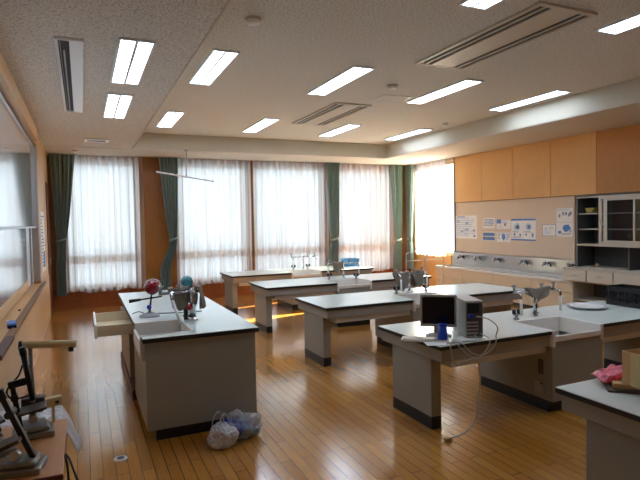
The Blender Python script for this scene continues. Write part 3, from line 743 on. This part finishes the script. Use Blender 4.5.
# ------------------------------------------------------------------ computer set
def rp(x, y, a): return (x*cos(a)-y*sin(a), x*sin(a)+y*cos(a))
ma = math.atan2(-.62,.78)
mo = thing('computer_monitor', 'grey flat computer monitor with dark screen on the lab table', 'monitor', (2.80,3.72,.75), ma)
MB().lathe([(0,0),(.11,0),(.11,.01),(.08,.02),(.03,.03)],n=26).build('foot', M['pcgrey'], mo)
MB().box(-.04,.04,.02,.06,.015,.16,.006).build('neck', M['pcgrey'], mo)
cs = MB().box(-.155,.155,-.03,.02,.085,.365,.006).box(-.12,.12,.02,.07,.13,.34,.01)
cs.build('casing', M['pcgrey'], mo)
MB().box(-.136,.136,-.0325,-.03,.112,.345).build('screen', M['screen'], mo)
ta = math.atan2(-.36,.93)
tw = thing('computer_tower', 'grey computer tower standing right of the monitor, back side showing', 'computer', (3.07,3.665,.75), ta)
MB().box(-.075,.075,-.18,.18,.005,.32,.004).build('case', M['pcgrey'], tw)
MB().box(-.068,.068,-.187,-.18,.02,.305,.002).build('back_plate', M['dark'], tw)
MB().box(-.06,.04,-.192,-.187,.22,.30,.002).build('fan_grille', M['black'], tw)
pt = MB()
for i in range(4): pt.box(-.07,.03,-.191,-.187,.04+i*.03,.055+i*.03)
pt.build('port_row', M['steel'], tw)
MB().box(-.06,-.02,-.225,-.187,.185,.21,.003).build('video_plug', M['blue'], tw)
cu = thing('blue_cup', 'tapered blue plastic cup in front of the computer monitor', 'cup', (2.70,3.535,.75))
MB().lathe([(0,.002),(.043,.002),(.045,.006),(.034,.145),(.03,.145),(.040,.01),(0,.01)],n=26).build('body', M['blue'], cu)
MB().lathe([(.034,.135),(.038,.137),(.038,.148),(.034,.15)],n=26).build('rim', M['blue'], cu)
kb = thing('keyboard', 'flat white keyboard lying left of the blue cup', 'keyboard', (2.60,3.63,.75), rad(-38))
MB().box(-.2,.2,-.065,.065,.0,.016,.004).build('base', M['white'], kb)
ks = MB()
for i in range(5):
    for j in range(15): ks.box(-.19+j*.0255,-.168+j*.0255,-.058+i*.023,-.038+i*.023,.016,.022)
ks.build('keys', M['pcgrey'], kb)
tag(MB().box(-.1,.1,-.07,.07,.0005,.003,0,Matrix.Translation((2.62,3.50,.75))@Matrix.Rotation(rad(-20),4,'Z')).build('paper_sheet', M['paper']), 'white paper sheet near the corner of the computer table', 'paper')
ms = thing('computer_mouse', 'pale computer mouse on the table edge right of the blue cup', 'mouse', (2.80,3.47,.75), rad(20))
MB().sphere((0,0,.004),.05,(.62,1,.6),18).build('shell', M['white'], ms)
tag(MB().box(2.86,3.02,3.46,3.60,.7505,.756,.001,None).build('notebook', M['paper']), 'thin white notebook at the foot of the computer tower', 'notebook')
def cable(pts, r, label, mat, name='cable'):
    return tag(MB().tube(pts, r).build(name, M[mat]), label, 'cable', 'computer cables')
cable([(2.985,3.45,.947),(3.05,3.38,.93),(3.13,3.36,.86),(3.14,3.39,.78),(3.12,3.37,.72),(3.05,3.37,.66),(2.95,3.365,.64),(2.85,3.37,.68),(2.78,3.39,.755),(2.72,3.46,.757)], .005, 'pale cable looping from the blue plug on the tower down past the table edge', 'cable')
cable([(3.03,3.455,.80),(3.06,3.375,.76),(3.02,3.37,.68),(2.93,3.365,.62),(2.82,3.37,.66),(2.72,3.385,.758),(2.66,3.43,.757)], .005, 'grey cable sagging lowest along the computer table front edge', 'cable')
cable([(2.98,3.46,.79),(2.94,3.40,.757),(2.86,3.42,.757),(2.80,3.44,.757)], .005, 'short grey cable between the tower foot and the mouse', 'cable')
cable([(2.69,3.40,.757),(2.66,3.382,.75),(2.67,3.37,.66),(2.71,3.375,.60),(2.80,3.385,.60),(2.90,3.39,.61),(2.97,3.39,.55),(2.96,3.39,.35),(2.92,3.38,.15),(2.80,3.36,.04),(2.64,3.36,.012)], .006, 'long grey power cord hanging from the computer table down to the floor', 'cable', 'power_cable')
pg = thing('power_plug', 'brown power plug lying on the floor beside the computer table leg', 'plug', (2.60,3.35,0.0))
MB().box(-.03,.03,-.02,.02,.0,.03,.006).build('body', M['cardboard'], pg); MB().box(-.05,-.03,-.012,-.008,.012,.018).box(-.05,-.03,.008,.012,.012,.018).build('prong', M['steel'], pg)
ps = thing('power_strip', 'small power strip with red light on the near student sink cabinet side', 'power strip', (X0+TW+.0025, rows[3]+.14, .135))
MB().box(-.022,0,-.05,.05,0,.13,.004).build('body', M['pcgrey'], ps); MB().box(-.026,-.022,-.05,-.02,.105,.122,.002).build('red_switch', M['red'], ps)

# ------------------------------------------------------------------ right table objects
pl_ = thing('serving_tray', 'round white tray lying on the lab table before the black crate', 'tray', (5.09,4.08,.75))
MB().lathe([(0,.004),(.15,.004),(.21,.022),(.215,.028),(.205,.028),(.15,.012),(0,.012)],n=44).build('dish', M['plate'], pl_)
MB().lathe([(0,.013),(.14,.013),(.17,.024),(.165,.027),(.13,.018),(0,.018)],n=40).build('inner_dish', M['white'], pl_)
ck = thing('black_crate', 'black plastic lattice crate on the lab table at the right photo edge', 'crate', (5.63,3.87,.75))
cx, cy, ch = .135, .27, .215
MB().box(-cx,cx,-cy,cy,0,.012).build('bottom', M['black'], ck)
for nm, ax in (('side_wall','x-'),('side_wall','x+'),('end_wall','y-'),('end_wall','y+')):
    q = MB(); n_ = 14 if ax[0] == 'x' else 7; L_ = cy if ax[0] == 'x' else cx; off = (cx if ax[0] == 'x' else cy)*(1 if ax[1] == '+' else -1)
    def bb(u0,u1,z0,z1):
        t_ = .012
        if ax[0] == 'x': q.box(off-t_/2,off+t_/2,u0,u1,z0,z1)
        else: q.box(u0,u1,off-t_/2,off+t_/2,z0,z1)
    bb(-L_,L_,ch-.05,ch); bb(-L_,L_,.0,.05); bb(-L_,L_,.095,.12)
    for i in range(n_+1):
        u = -L_+2*L_*i/n_; bb(max(-L_,u-.009),min(L_,u+.009),.05,ch-.05)
    q.build(nm, M['black'], ck)
tag(MB().tube([(5.48,3.75,.975),(5.5,3.9,.985),(5.55,4.0,.972),(5.6,4.08,.975)],.012,8).build('black_cord', M['cableblack']), 'black cord bundle lying on top of the black crate', 'cord')
bpy.data.objects.remove(bpy.data.objects['black_cord'])
bb_ = thing('light_blue_basket', 'light blue plastic basket on the lab table by the windows', 'basket', (5.50,10.52,.75), rad(0))
def tub(wb, db, wt, dt, h, t):
    m = MB()
    def ring(w,d,z,n=40): 
        out = []
        for i in range(n):
            a = 2*pi*i/n; c_, s_ = cos(a), sin(a); k = (abs(c_)**5+abs(s_)**5)**(-1/5)
            out.append(m.bm.verts.new((w*c_*k, d*s_*k, z)))
        return out
    R_ = [ring(wb,db,0), ring(wt,dt,h), ring(wt-t,dt-t,h), ring(wb-t,db-t,t)]
    for A,B in zip(R_,R_[1:]):
        for i in range(40): f = m.bm.faces.new([A[i],A[(i+1)%40],B[(i+1)%40],B[i]]); f.smooth = True
    m.bm.faces.new(R_[0][::-1]); m.bm.faces.new(R_[3]); return m
tub(.17,.12,.205,.15,.15,.006).build('tub', M['ltblue'], bb_)
rm = tub(.208,.153,.214,.158,.022,.012); bmesh.ops.translate(rm.bm, verts=rm.bm.verts, vec=(0,0,.14)); rm.bm.faces.ensure_lookup_table()
bmesh.ops.delete(rm.bm, geom=[f for f in rm.bm.faces if len(f.verts) > 4], context='FACES_ONLY'); rm.build('rim', M['ltblue'], bb_)

# ------------------------------------------------------------------ near right table objects
cb = thing('cardboard_box', 'brown open cardboard box at the right edge of the near table', 'box', (2.945,1.935,.795), rad(-8))
q = MB().box(-.12,.12,-.09,-.084,0,.19).box(-.12,.12,.084,.09,0,.19).box(-.12,-.114,-.084,.084,0,.19).box(.114,.12,-.084,.084,0,.19).box(-.12,.12,-.09,.09,0,.005)
q.build('box_body', M['cardboard'], cb)
MB().box(-.1215,-.12,-.03,.03,.0,.19).build('tape_strip', M['offwhite'], cb)
cs_ = thing('cardboard_sheets', 'flattened cardboard sheets under the pink wrap on the near table', 'cardboard', (3.0,2.06,.75), rad(-42))
cs_.scale = (1.12,1.0,1)
MB().box(-.17,.2,-.18,.17,.0,.012,.001).build('lower_sheet', M['carddark'], cs_)
MB().box(-.15,.2,-.17,.15,.0125,.02,.001,Matrix.Rotation(rad(5),4,'Z')).build('middle_sheet', M['carddark'], cs_)
MB().box(-.13,.2,-.16,.13,.0205,.044,.001,Matrix.Rotation(rad(-4),4,'Z')).build('upper_sheet', M['cardboard'], cs_)
def wrapfn(u, v):
    x = -.19+.30*u; y = -.12+.24*v
    z = .052+.028*abs(noise.noise(Vector((x*14,y*14,3))))+.03*math.exp(-((u-.65)/.3)**2)
    e = min(u,1-u,v,1-v)
    if e < .12: z -= (.12-e)*.25
    return (x+.012*noise.noise(Vector((y*20,x*9,1))), y+.012*noise.noise(Vector((x*20,y*9,5))), z)
pw = MB().grid(wrapfn, 46, 40).build('pink_wrap', M['pink'], None, .002)
pw.location = (2.955,2.125,.758); pw.rotation_euler = (0,0,rad(-25)); pw.scale = (.78,.7,1.0)
tag(pw, 'crinkled pink plastic wrap lying on the cardboard of the near table', 'wrap')

# ------------------------------------------------------------------ wall counter with faucets
CY0_, CY1_, CF = 6.60, 10.52, 7.85
ct = thing('sink_counter', 'long low sink counter with steel trough along the right wall', 'counter', (CF,CY0_,0))
L_ = CY1_-CY0_; D_ = XR-.004-CF
MB().box(.03,D_,.0,L_,.06,.585).build('carcass', M['counterbeige'], ct)
MB().box(.07,D_,.02,L_-.02,0,.0595).build('kick_plate', M['kick'], ct)
n = 4
for i in range(n):
    a, b_ = L_*i/n, L_*(i+1)/n
    q = MB().box(.012,.0295,a+.004,b_-.004,.41,.58,.002).build('drawer_front', M['counterbeige'], ct)
    q = MB().box(.012,.0295,a+.004,b_-.004,.075,.40,.002).build('door', M['counterbeige'], ct)
    MB().box(.0,.012,b_-.1,b_-.07,.25,.33,.002).build('handle', M['alu'], q)
MB().box(.0,.09,-.0,L_,.585,.635,.004).box(.47,D_,0,L_,.585,.635,.003).box(.09,.47,0,.05,.585,.635,.003).box(.09,.47,L_-.05,L_,.585,.635,.003).build('worktop', M['sink'], ct)
MB().box(.09,.47,.05,L_-.05,.586,.592).build('steel_trough', M['steel'], ct)
q = MB().box(D_-.02,D_,0,L_,.6355,.93,.002); q.box(D_-.04,D_,0,L_,.93,.945,.003)
q.build('backsplash', M['steel'], ct)
fw0 = thing('wall_faucet', '', 'faucet', (0,0,0), 0, 'faucets along the wall counter')
MB().cyl((0,0,0),(-.05,0,0),.02).cyl((-.05,-.07,.0),(-.05,.07,.0),.014).build('body', M['chrome'], fw0)
MB().tube([(-.05,0,0),(-.07,0,.05),(-.13,0,.06),(-.17,0,.02),(-.17,0,-.03)],.011).build('spout', M['chrome'], fw0)
for s in (-1,1): MB().tube([(-.05,s*.02,.005),(-.055,s*.05,.055),(-.06,s*.085,.035),(-.06,s*.105,-.03)],.013,8).build('lever', M['black'], fw0)
fl = ['first wall faucet from the window end of the wall counter','second wall faucet from the window end of the wall counter','third wall faucet from the window end, below the four small posters',
      'fourth wall faucet from the window end, below the wide blue poster','second last wall faucet before the grey cabinet','wall faucet beside the grey cabinet, partly hidden by its drawers']
for i, y in enumerate((10.15,9.56,8.95,8.18,7.585,7.02)):
    if i == 0: fw0.location = (XR-.026, y, .82); fw0['label'] = fl[0]
    else: dup(fw0, (XR-.026, y, .82), fl[i])
tag(MB().box(XR-.1,XR-.03,10.1,10.45,.9455,.965,.006).build('folded_cloth', M['dark']), 'dark cloth on the backsplash ledge at the window end', 'cloth')
def towel_rack(x, y, label, w=.48):
    r = thing('towel_rack', label, 'rack', (x,y,0), 0, 'towel racks by the window')
    MB().tube([(-w/2,0,.02),(-w/2,0,.90),(-w/2+.03,0,1.0),(-w/2+.12,0,1.03),(w/2-.12,0,1.03),(w/2-.03,0,1.0),(w/2,0,.90),(w/2,0,.02)],.011,8,3).build('hoop', M['alu'], r)
    MB().cyl((-w/2,0,.84),(w/2,0,.84),.008).build('cross_rod', M['alu'], r)
    for s in (-1,1): MB().cyl((s*w/2,-.2,.012),(s*w/2,.2,.012),.012).build('foot', M['greymetal'], r)
towel_rack(6.83, 9.9, 'left hoop shaped metal towel rack in front of the sunlit curtain')
towel_rack(7.37, 9.9, 'right hoop shaped metal towel rack at the window end of the wall counter')

# ------------------------------------------------------------------ pin board and posters
tag(MB().box(XR-.014,XR-.002,7.0,10.43,.96,2.148).build('pin_board', M['pin']), 'wide beige pin board under the wood panels on the right wall', 'board')
def poster(y0, y1, z0, z1, label, style, seed):
    """y0 = far (left in view) edge"""
    r = thing('poster', label, 'poster', (XR-.0145,(y0+y1)/2,z0), 0, 'posters on the pin board')
    w, h = abs(y0-y1)/2, z1-z0; rnd = random.Random(seed)
    MB().box(-.003,0,-w,w,0,h).build('sheet', M['paper'], r)
    X = (-.0045,-.003)
    P1, P2, P3, P4 = MB(), MB(), MB(), MB()
    def bx(m,u0,u1,v0,v1): m.box(X[0],X[1],w-2*w*u0,w-2*w*u1,h*v0,h*v1)      # u from left in view
    def blob(m,u,v,ru,rv,n=12):
        pts = [((w-2*w*u)+2*w*ru*cos(2*pi*i/n)*rnd.uniform(.75,1.1), h*v+h*rv*sin(2*pi*i/n)*rnd.uniform(.75,1.1)) for i in range(n)]
        A = [m.bm.verts.new((X[0],a,b)) for a,b in pts]; m.bm.faces.new(A)
    def lines(m,u0,u1,v0,v1,n):
        for i in range(n):
            v = v0+(v1-v0)*(i+.5)/n; bx(m,u0,u0+(u1-u0)*rnd.uniform(.6,1),v,v+(v1-v0)/n*.4)
    if style == 'wide':
        bx(P1,0,1,.92,1); bx(P1,0,1,0,.06); bx(P3,.495,.505,.08,.9)
        for u in (.25,.72):
            blob(P3,u,.64,.12,.17); blob(P1,u+.02,.62,.05,.08)
        blob(P2,.14,.28,.05,.07); blob(P2,.38,.26,.04,.07); blob(P2,.62,.28,.04,.06); blob(P2,.88,.25,.04,.12)
        lines(P2,.05,.45,.36,.44,2); lines(P2,.55,.95,.36,.44,2); lines(P2,.06,.44,.09,.18,2)
    elif style == 'dense':
        lines(P3,.04,.96,.08,.92,9); bx(P1,.1,.45,.93,.97)
        for k in range(10): blob(P3 if k%2 else P2, rnd.uniform(.12,.88), rnd.uniform(.2,.85), .06,.05)
        blob(P1,.88,.12,.05,.05)
    elif style == 'blue':
        for v in (.72,.25):
            bx(P1,.02,.98,v-.2,v+.12)
            for k in range(5): blob(P2, .12+.18*k, v+.08, .06,.12)
        lines(P3,.05,.95,.42,.5,1)
    elif style == 'figure':
        blob(P1,.5,.5,.14,.36); lines(P2,.05,.3,.2,.8,4); lines(P2,.7,.95,.2,.8,4); bx(P2,.05,.95,.9,.93)
    elif style == 'corner':
        bx(P1,0,.32,.6,1); bx(P4,.32,1,.94,.98); bx(P4,.0,1,.02,.05); blob(P4,.62,.5,.1,.2); lines(P3,.4,.95,.55,.85,3); lines(P3,.08,.5,.12,.45,3)
    elif style == 'frame':
        bx(P2,0,1,.96,1); bx(P2,0,1,0,.04); bx(P2,0,.03,.04,.96); bx(P2,.97,1,.04,.96); blob(P2,.27,.62,.07,.06); lines(P3,.15,.85,.15,.45,3); lines(P2,.5,.85,.6,.7,1)
    elif style == 'people':
        for u,v in ((.2,.45),(.42,.6),(.6,.6),(.78,.5),(.86,.62)): blob(P2,u,v,.07,.15)
        lines(P3,.05,.9,.8,.95,2)
    elif style == 'cloud':
        blob(P1,.62,.62,.26,.28); blob(P1,.2,.3,.12,.14); blob(P3,.85,.4,.1,.12); lines(P2,.3,.9,.08,.25,2)
    else:
        lines(P2,.08,.9,.2,.9,5); bx(P3,.55,.92,.4,.85)
    for nm, m, mt in (('blue_print',P1,'ink'),('grey_print',P2,'ink2'),('pale_print',P3,'inkpale'),('pink_print',P4,'inkred')):
        if len(m.bm.faces): m.build(nm, M[mt], r)
        else: m.bm.free()
poster(10.43,9.66,1.285,1.835,'wide pale poster full of small print at the window end of the pin board','dense',1)
poster(9.46,9.08,1.53,1.768,'small poster, upper left of the four in a square on the pin board','text',2)
poster(9.46,9.08,1.257,1.46,'small poster with blue bands, lower left of the four in a square','blue',3)
poster(9.015,8.612,1.51,1.73,'small poster with a blue corner, upper right of the four in a square','corner',4)
poster(9.015,8.612,1.236,1.455,'small poster with a dark blue figure, lower right of the four in a square','figure',5)
poster(8.585,7.92,1.283,1.738,'wide poster with blue top and bottom bands on the pin board','wide',6)
poster(7.75,7.42,1.39,1.622,'small dark framed sheet between the wide blue poster and the grey cabinet','frame',7)
poster(7.407,7.031,1.665,1.93,'upper sheet of the two pinned beside the grey cabinet','people',8)
poster(7.407,7.031,1.387,1.655,'lower sheet with a blue cloud shape pinned beside the grey cabinet','cloud',9)

# ------------------------------------------------------------------ grey cabinet
KF, KY1, KY0 = 7.93, 6.585, 3.4
k = thing('storage_cabinet', 'tall grey storage cabinet with sliding glass door on the right wall', 'cabinet', (KF,KY1,0))
KD = XR-.034-KF; KL = KY1-KY0; bl = -KL
q = MB()
q.box(0,KD,-.022,0,.86,2.13).box(0,KD,bl,bl+.022,.86,2.13).box(0,KD,bl,0,2.105,2.135,.003).box(0,KD,bl,0,1.255,1.285).box(0,KD,bl,0,.86,.885).box(.02,KD,-1.0,-.978,.885,1.255).box(.02,KD,-2.0,-1.978,.885,1.255)
q.box(0,.02,-.03,0,.86,2.13).box(0,.02,bl,0,2.08,2.13)
q.build('upper_carcass', M['cab'], k)
MB().box(KD-.012,KD,bl+.022,-.022,.885,2.105).build('back_panel', M['dark'], k)
MB().box(.021,KD-.013,-.0235,-.0221,1.285,2.105).build('inner_side', M['dark'], k)
for a_, b_ in ((-.0235,-.0221),(-.9775,-.9765),(-1.0015,-1.0005)): MB().box(.004,KD-.013,a_,b_,.8855,1.2545).build('niche_lining', M['dark'], k)
for z in (1.53,1.80): MB().box(.06,KD-.013,bl+.03,-.024,z,z+.018).build('shelf', M['cab'], k)
LF = -.1                      # lower unit stands further out
q = MB().box(LF+.02,KD,-.02,0,0,.6).box(LF+.02,KD,bl,bl+.02,0,.6).box(LF+.02,KD,bl,0,.0,.05).box(LF,KD,bl-.01,.19,.835,.8595,.003).box(LF+.03,KD,bl,.0,.62,.64)
q.build('lower_carcass', M['cab'], k)
MB().box(KD-.012,KD,bl+.02,-.02,.05,.62).build('lower_back', M['dark'], k)
MB().box(LF+.06,KD-.013,bl+.02,-.021,.30,.318).build('lower_shelf', M['cab'], k)
for i in range(4):
    a = .185-i*.505 if i else .185; 
    y1 = .185 if i == 0 else -.31-(i-1)*.5; y0 = -.30 if i == 0 else y1-.49
    q = MB().box(LF-.012,LF+.3,y0+.006,y1-.006,.645,.832,.004).build('drawer', M['cabdrawer'], k)
    MB().box(LF-.022,LF-.012,(y0+y1)/2-.05,(y0+y1)/2+.05,.735,.75,.003).build('drawer_handle', M['alu'], q)
d = MB(); d0 = -.46; d1 = -1.35     # sliding door in front of the shelves
d.box(-.004,.018,d0-.06,d0,1.287,2.10,.002).box(-.004,.018,d0-.155,d0-.09,1.287,2.10,.002).box(-.004,.018,d1,d0-.155,2.02,2.10).box(-.004,.018,d1,d0-.155,1.287,1.36).box(-.004,.018,d1,d1+.05,1.36,2.02).box(-.004,.018,d0-.64,d0-.61,1.36,2.02)
d.box(-.004,.018,d0-.09,d0-.06,2.05,2.10).box(-.004,.018,d0-.09,d0-.06,1.287,1.34).box(-.004,.018,d0-.09,d0-.06,1.62,1.65)
do = d.build('sliding_door', M['cab'], k)
MB().box(.003,.008,d1+.04,d0-.15,1.35,2.03).build('glass_pane', M['cabglass'], do)
MB().box(-.008,-.004,d0-.045,d0-.03,1.62,1.72,.002).build('door_pull', M['wicker'], do)
d = MB(); e0, e1 = -1.30, -2.2
d.box(.024,.044,e0-.05,e0,1.287,2.10).box(.024,.044,e1,e1+.05,1.287,2.10).box(.024,.044,e1+.05,e0-.05,2.03,2.10).box(.024,.044,e1+.05,e0-.05,1.287,1.36)
do = d.build('sliding_door', M['cab'], k)
MB().box(.032,.036,e1+.04,e0-.04,1.35,2.04).build('glass_pane', M['cabglass'], do)
bk = thing('straw_basket', 'small yellow straw basket on the open upper shelf of the cabinet', 'basket', (KF+.16,KY1-.20,1.8185))
q = tub(.055,.07,.07,.092,.085,.007); q.build('bowl', M['wicker'], bk)
q = MB(); q.tube([(.072*cos(2*pi*i/24),.094*sin(2*pi*i/24),.085) for i in range(25)],.009,6,0); q.build('rim', M['wicker'], bk)
jr = thing('small_jar', 'tiny brown jar in the low niche of the grey cabinet', 'jar', (KF+.2,KY1-.28,.8855))
MB().lathe([(0,0),(.03,0),(.032,.05),(.024,.06)],n=18).build('glass_body', M['cardboard'], jr); MB().lathe([(.026,.06),(.026,.075),(0,.075)],n=18).build('lid', M['black'], jr)

# ------------------------------------------------------------------ microscope table, left foreground
mt = thing('side_table', 'orange wooden table with dark red edge in the lower left corner', 'table', (-.6,2.50,0))
MB().box(.005,.49,0,.72,.672,.70,.003).build('tabletop', M['tabwood'], mt)
MB().box(.0,.492,-.012,.0,.665,.702,.002).build('front_edge', M['tabedge'], mt)
MB().box(.03,.46,.03,.69,.6,.6715).build('apron', M['tabedge'], mt)
for x in (.04,.42):
    for y in (.04,.64): MB().box(x,x+.04,y,y+.04,0,.5995,.003).build('leg', M['tabedge'], mt)
def microscope(x, y, rz, tilt, label, h=.34, s=1., stage=True):
    r = thing('microscope', label, 'microscope', (x,y,.7), rz, 'old microscopes on the side table')
    r.scale = (s,s,s)
    b = MB().box(-.075,.075,-.09,.10,0,.028,.006).box(-.06,.06,-.07,.08,.028,.055,.012); b.build('base', M['scope'], r)
    T = Matrix.Translation((0,.06,.05))@Matrix.Rotation(tilt,4,'X')
    MB().box(-.013,.013,-.012,.012,0,h*.66,.004,T).box(-.012,.012,-.075,.018,h*.58,h*.68,.006,T).build('arm', M['scopedark'], r)
    def tp(p): return T@Vector(p)
    MB().cyl(tp((0,-.075,h*.34)),tp((0,-.075,h*1.0)),.014).cyl(tp((0,-.075,h*1.0)),tp((0,-.075,h*1.12)),.017).build('tube', M['scopedark'], r)
    MB().cyl(tp((0,-.075,h*.30)),tp((0,-.075,h*.36)),.009,.013).build('objective', M['steel'], r)
    if stage:
        MB().box(-.06,.06,-.13,.0,h*.2,h*.235,.003,T).build('stage', M['scopebrown'], r)
    MB().cyl(tp((-.035,0,h*.45)),tp((.035,0,h*.45)),.017).build('focus_knob', M['black'], r)
    MB().cyl(tp((-.02,-.06,h*.08)),tp((.02,-.06,h*.1)),.02).build('mirror', M['steel'], r)
    return r
microscope(-.285, 2.62, rad(-100), rad(22), 'nearest old microscope with a long leaning black arm', .50)
microscope(-.255, 3.04, rad(95), rad(-8), 'old microscope behind the leaning one, on a grey block base', .36)
microscope(-.42, 2.86, rad(110), rad(-12), 'old microscope with upright black tube at the left photo edge', .42)
st = thing('arm_stand', 'cream bar on a grey post standing behind the microscopes', 'stand', (-.262,3.16,.7))
MB().box(-.07,.05,-.05,.05,0,.03,.005).build('base', M['scope'], st)
MB().cyl((0,0,.03),(-.01,0,.44),.011).build('post', M['greymetal'], st)
MB().box(-.058,.052,-.04,.03,.115,.165,.004).build('stage_block', M['scopebrown'], st)
MB().cyl((0,-.03,.03),(0,-.03,.115),.012).cyl((.03,-.03,.09),(.03,-.03,.115),.016).build('lower_tube', M['black'], st)
MB().cyl((-.045,0,.446),(.215,0,.424),.021).build('cream_bar', M['offwhite'], st)
MB().cyl((-.062,0,.4475),(-.045,0,.446),.022).build('end_cap', M['black'], st)
MB().cyl((.185,0,.385),(.185,0,.41),.014).build('knob', M['black'], st)
MB().tube([(-.012,-.02,.33),(-.04,-.02,.35),(-.065,-.02,.29),(-.11,-.02,.24),(-.12,-.02,.2),(-.09,-.02,.17),(-.02,-.02,.18)],.005).build('cord', M['cableblack'], st)
MB().cyl((-.015,-.012,.17),(-.02,-.012,.34),.008).build('dark_rod', M['black'], st)
def sheetfn(u, v):
    x = -.20+.20*u*(1-.35*v)+.03*v; y = .42-.55*v
    z = .014+.022*abs(noise.noise(Vector((x*16,y*16,2))))
    return (x, y, z)
wsh = MB().grid(lambda u,v: (-.56+.50*u+.02*sin(5*v), 3.24+.42*v+.03*noise.noise(Vector((u*5,v*4,1))), .672+.05*abs(noise.noise(Vector((u*6,v*6,2))))-.20*(max(0,u-.80)/.2)**1.3), 44, 34)
tag(wsh.build('plastic_sheet', M['filmwhite'], None, .002), 'crumpled white plastic sheet behind the microscopes at the far table end', 'sheet')
cbx = thing('storage_box', 'cardboard box under the white plastic sheet beyond the orange table', 'box', (-.36,3.45,0))
MB().box(-.22,.20,-.2,.2,0,.655,.004).build('box_body', M['cardboard'], cbx)
MB().box(-.22,.20,-.02,.02,.655,.658).build('tape', M['tabedge'], cbx)
pk = thing('extension_block', 'cream socket block behind the microscopes under the cream bar', 'socket', (-.17,3.19,.70), rad(20))
MB().box(-.05,.04,-.02,.02,.09,.14,.005).box(-.01,.0,-.01,.01,0,.09).build('body', M['offwhite'], pk); MB().box(.0,.02,-.022,-.02,.105,.12).build('socket_hole', M['black'], pk)
tag(MB().tube([(-.105,2.74,.69),(-.085,2.72,.66),(-.06,2.66,.60),(-.03,2.62,.555),(-.04,2.6,.53),(-.08,2.6,.53),(-.09,2.64,.58),(-.1,2.7,.67),(-.115,2.74,.695)],.005).build('black_cable_loop', M['cableblack']), 'black cable loop hanging off the right side of the orange wooden table', 'cable')

# ------------------------------------------------------------------ light
wd = bpy.data.worlds.new('daylight'); S.world = wd; wd.use_nodes = True
bgk = wd.node_tree.nodes['Background']; bgk.inputs[0].default_value = (.68,.83,1.0,1); bgk.inputs[1].default_value = WORLD_L
sn = bpy.data.lights.new('sun','SUN'); sn.energy = SUN_E; sn.angle = rad(.6); sn.color = (1,.90,.76)
so = bpy.data.objects.new('sun', sn); C.objects.link(so)
so.rotation_euler = Vector((.95,.255,.46)).to_track_quat('Z','Y').to_euler(); so.location = (20,16,10)
def portal(x,y,z,w,h,rot):
    l = bpy.data.lights.new('window_portal','AREA'); l.shape = 'RECTANGLE'; l.size = w; l.size_y = h; l.cycles.is_portal = True
    o = bpy.data.objects.new('window_portal', l); C.objects.link(o); o.location = (x,y,z); o.rotation_euler = rot
for a,b in WINS: portal((a+b)/2, YB+.21, (WZ0+WZ1)/2, b-a, WZ1-WZ0, (-pi/2,0,0))
portal(XR+.21, (RW0+RW1)/2, (RZ0+RZ1)/2, RZ1-RZ0, RW1-RW0, (0,pi/2,0))

# ------------------------------------------------------------------ camera
cam = bpy.data.cameras.new('camera'); co = bpy.data.objects.new('camera', cam); C.objects.link(co); S.camera = co
cam.sensor_fit = 'HORIZONTAL'; cam.sensor_width = 36; cam.lens = 525.19/640*36; cam.clip_start = .02
yaw, pitch, roll = rad(24.34834), rad(-2.06219), rad(-1.08036)
f = Vector((sin(yaw)*cos(pitch), cos(yaw)*cos(pitch), sin(pitch))); r = Vector((cos(yaw), -sin(yaw), 0)); u = r.cross(f)
r2 = r*cos(roll)+u*sin(roll); u2 = -r*sin(roll)+u*cos(roll)
mw = Matrix((r2, u2, -f)).transposed().to_4x4(); mw.translation = (0,0,1.77); co.matrix_world = mw

S.view_settings.view_transform = 'Standard'; S.view_settings.look = 'None'; S.view_settings.gamma = 1; S.view_settings.exposure = EXPO
S.view_settings.use_curve_mapping = False
cy = S.cycles
cy.use_denoising = True; cy.max_bounces = 10; cy.diffuse_bounces = 6; cy.glossy_bounces = 4; cy.transmission_bounces = 6; cy.transparent_max_bounces = 16
cy.sample_clamp_indirect = 6; cy.caustics_reflective = False; cy.caustics_refractive = False
bpy.context.view_layer.update()
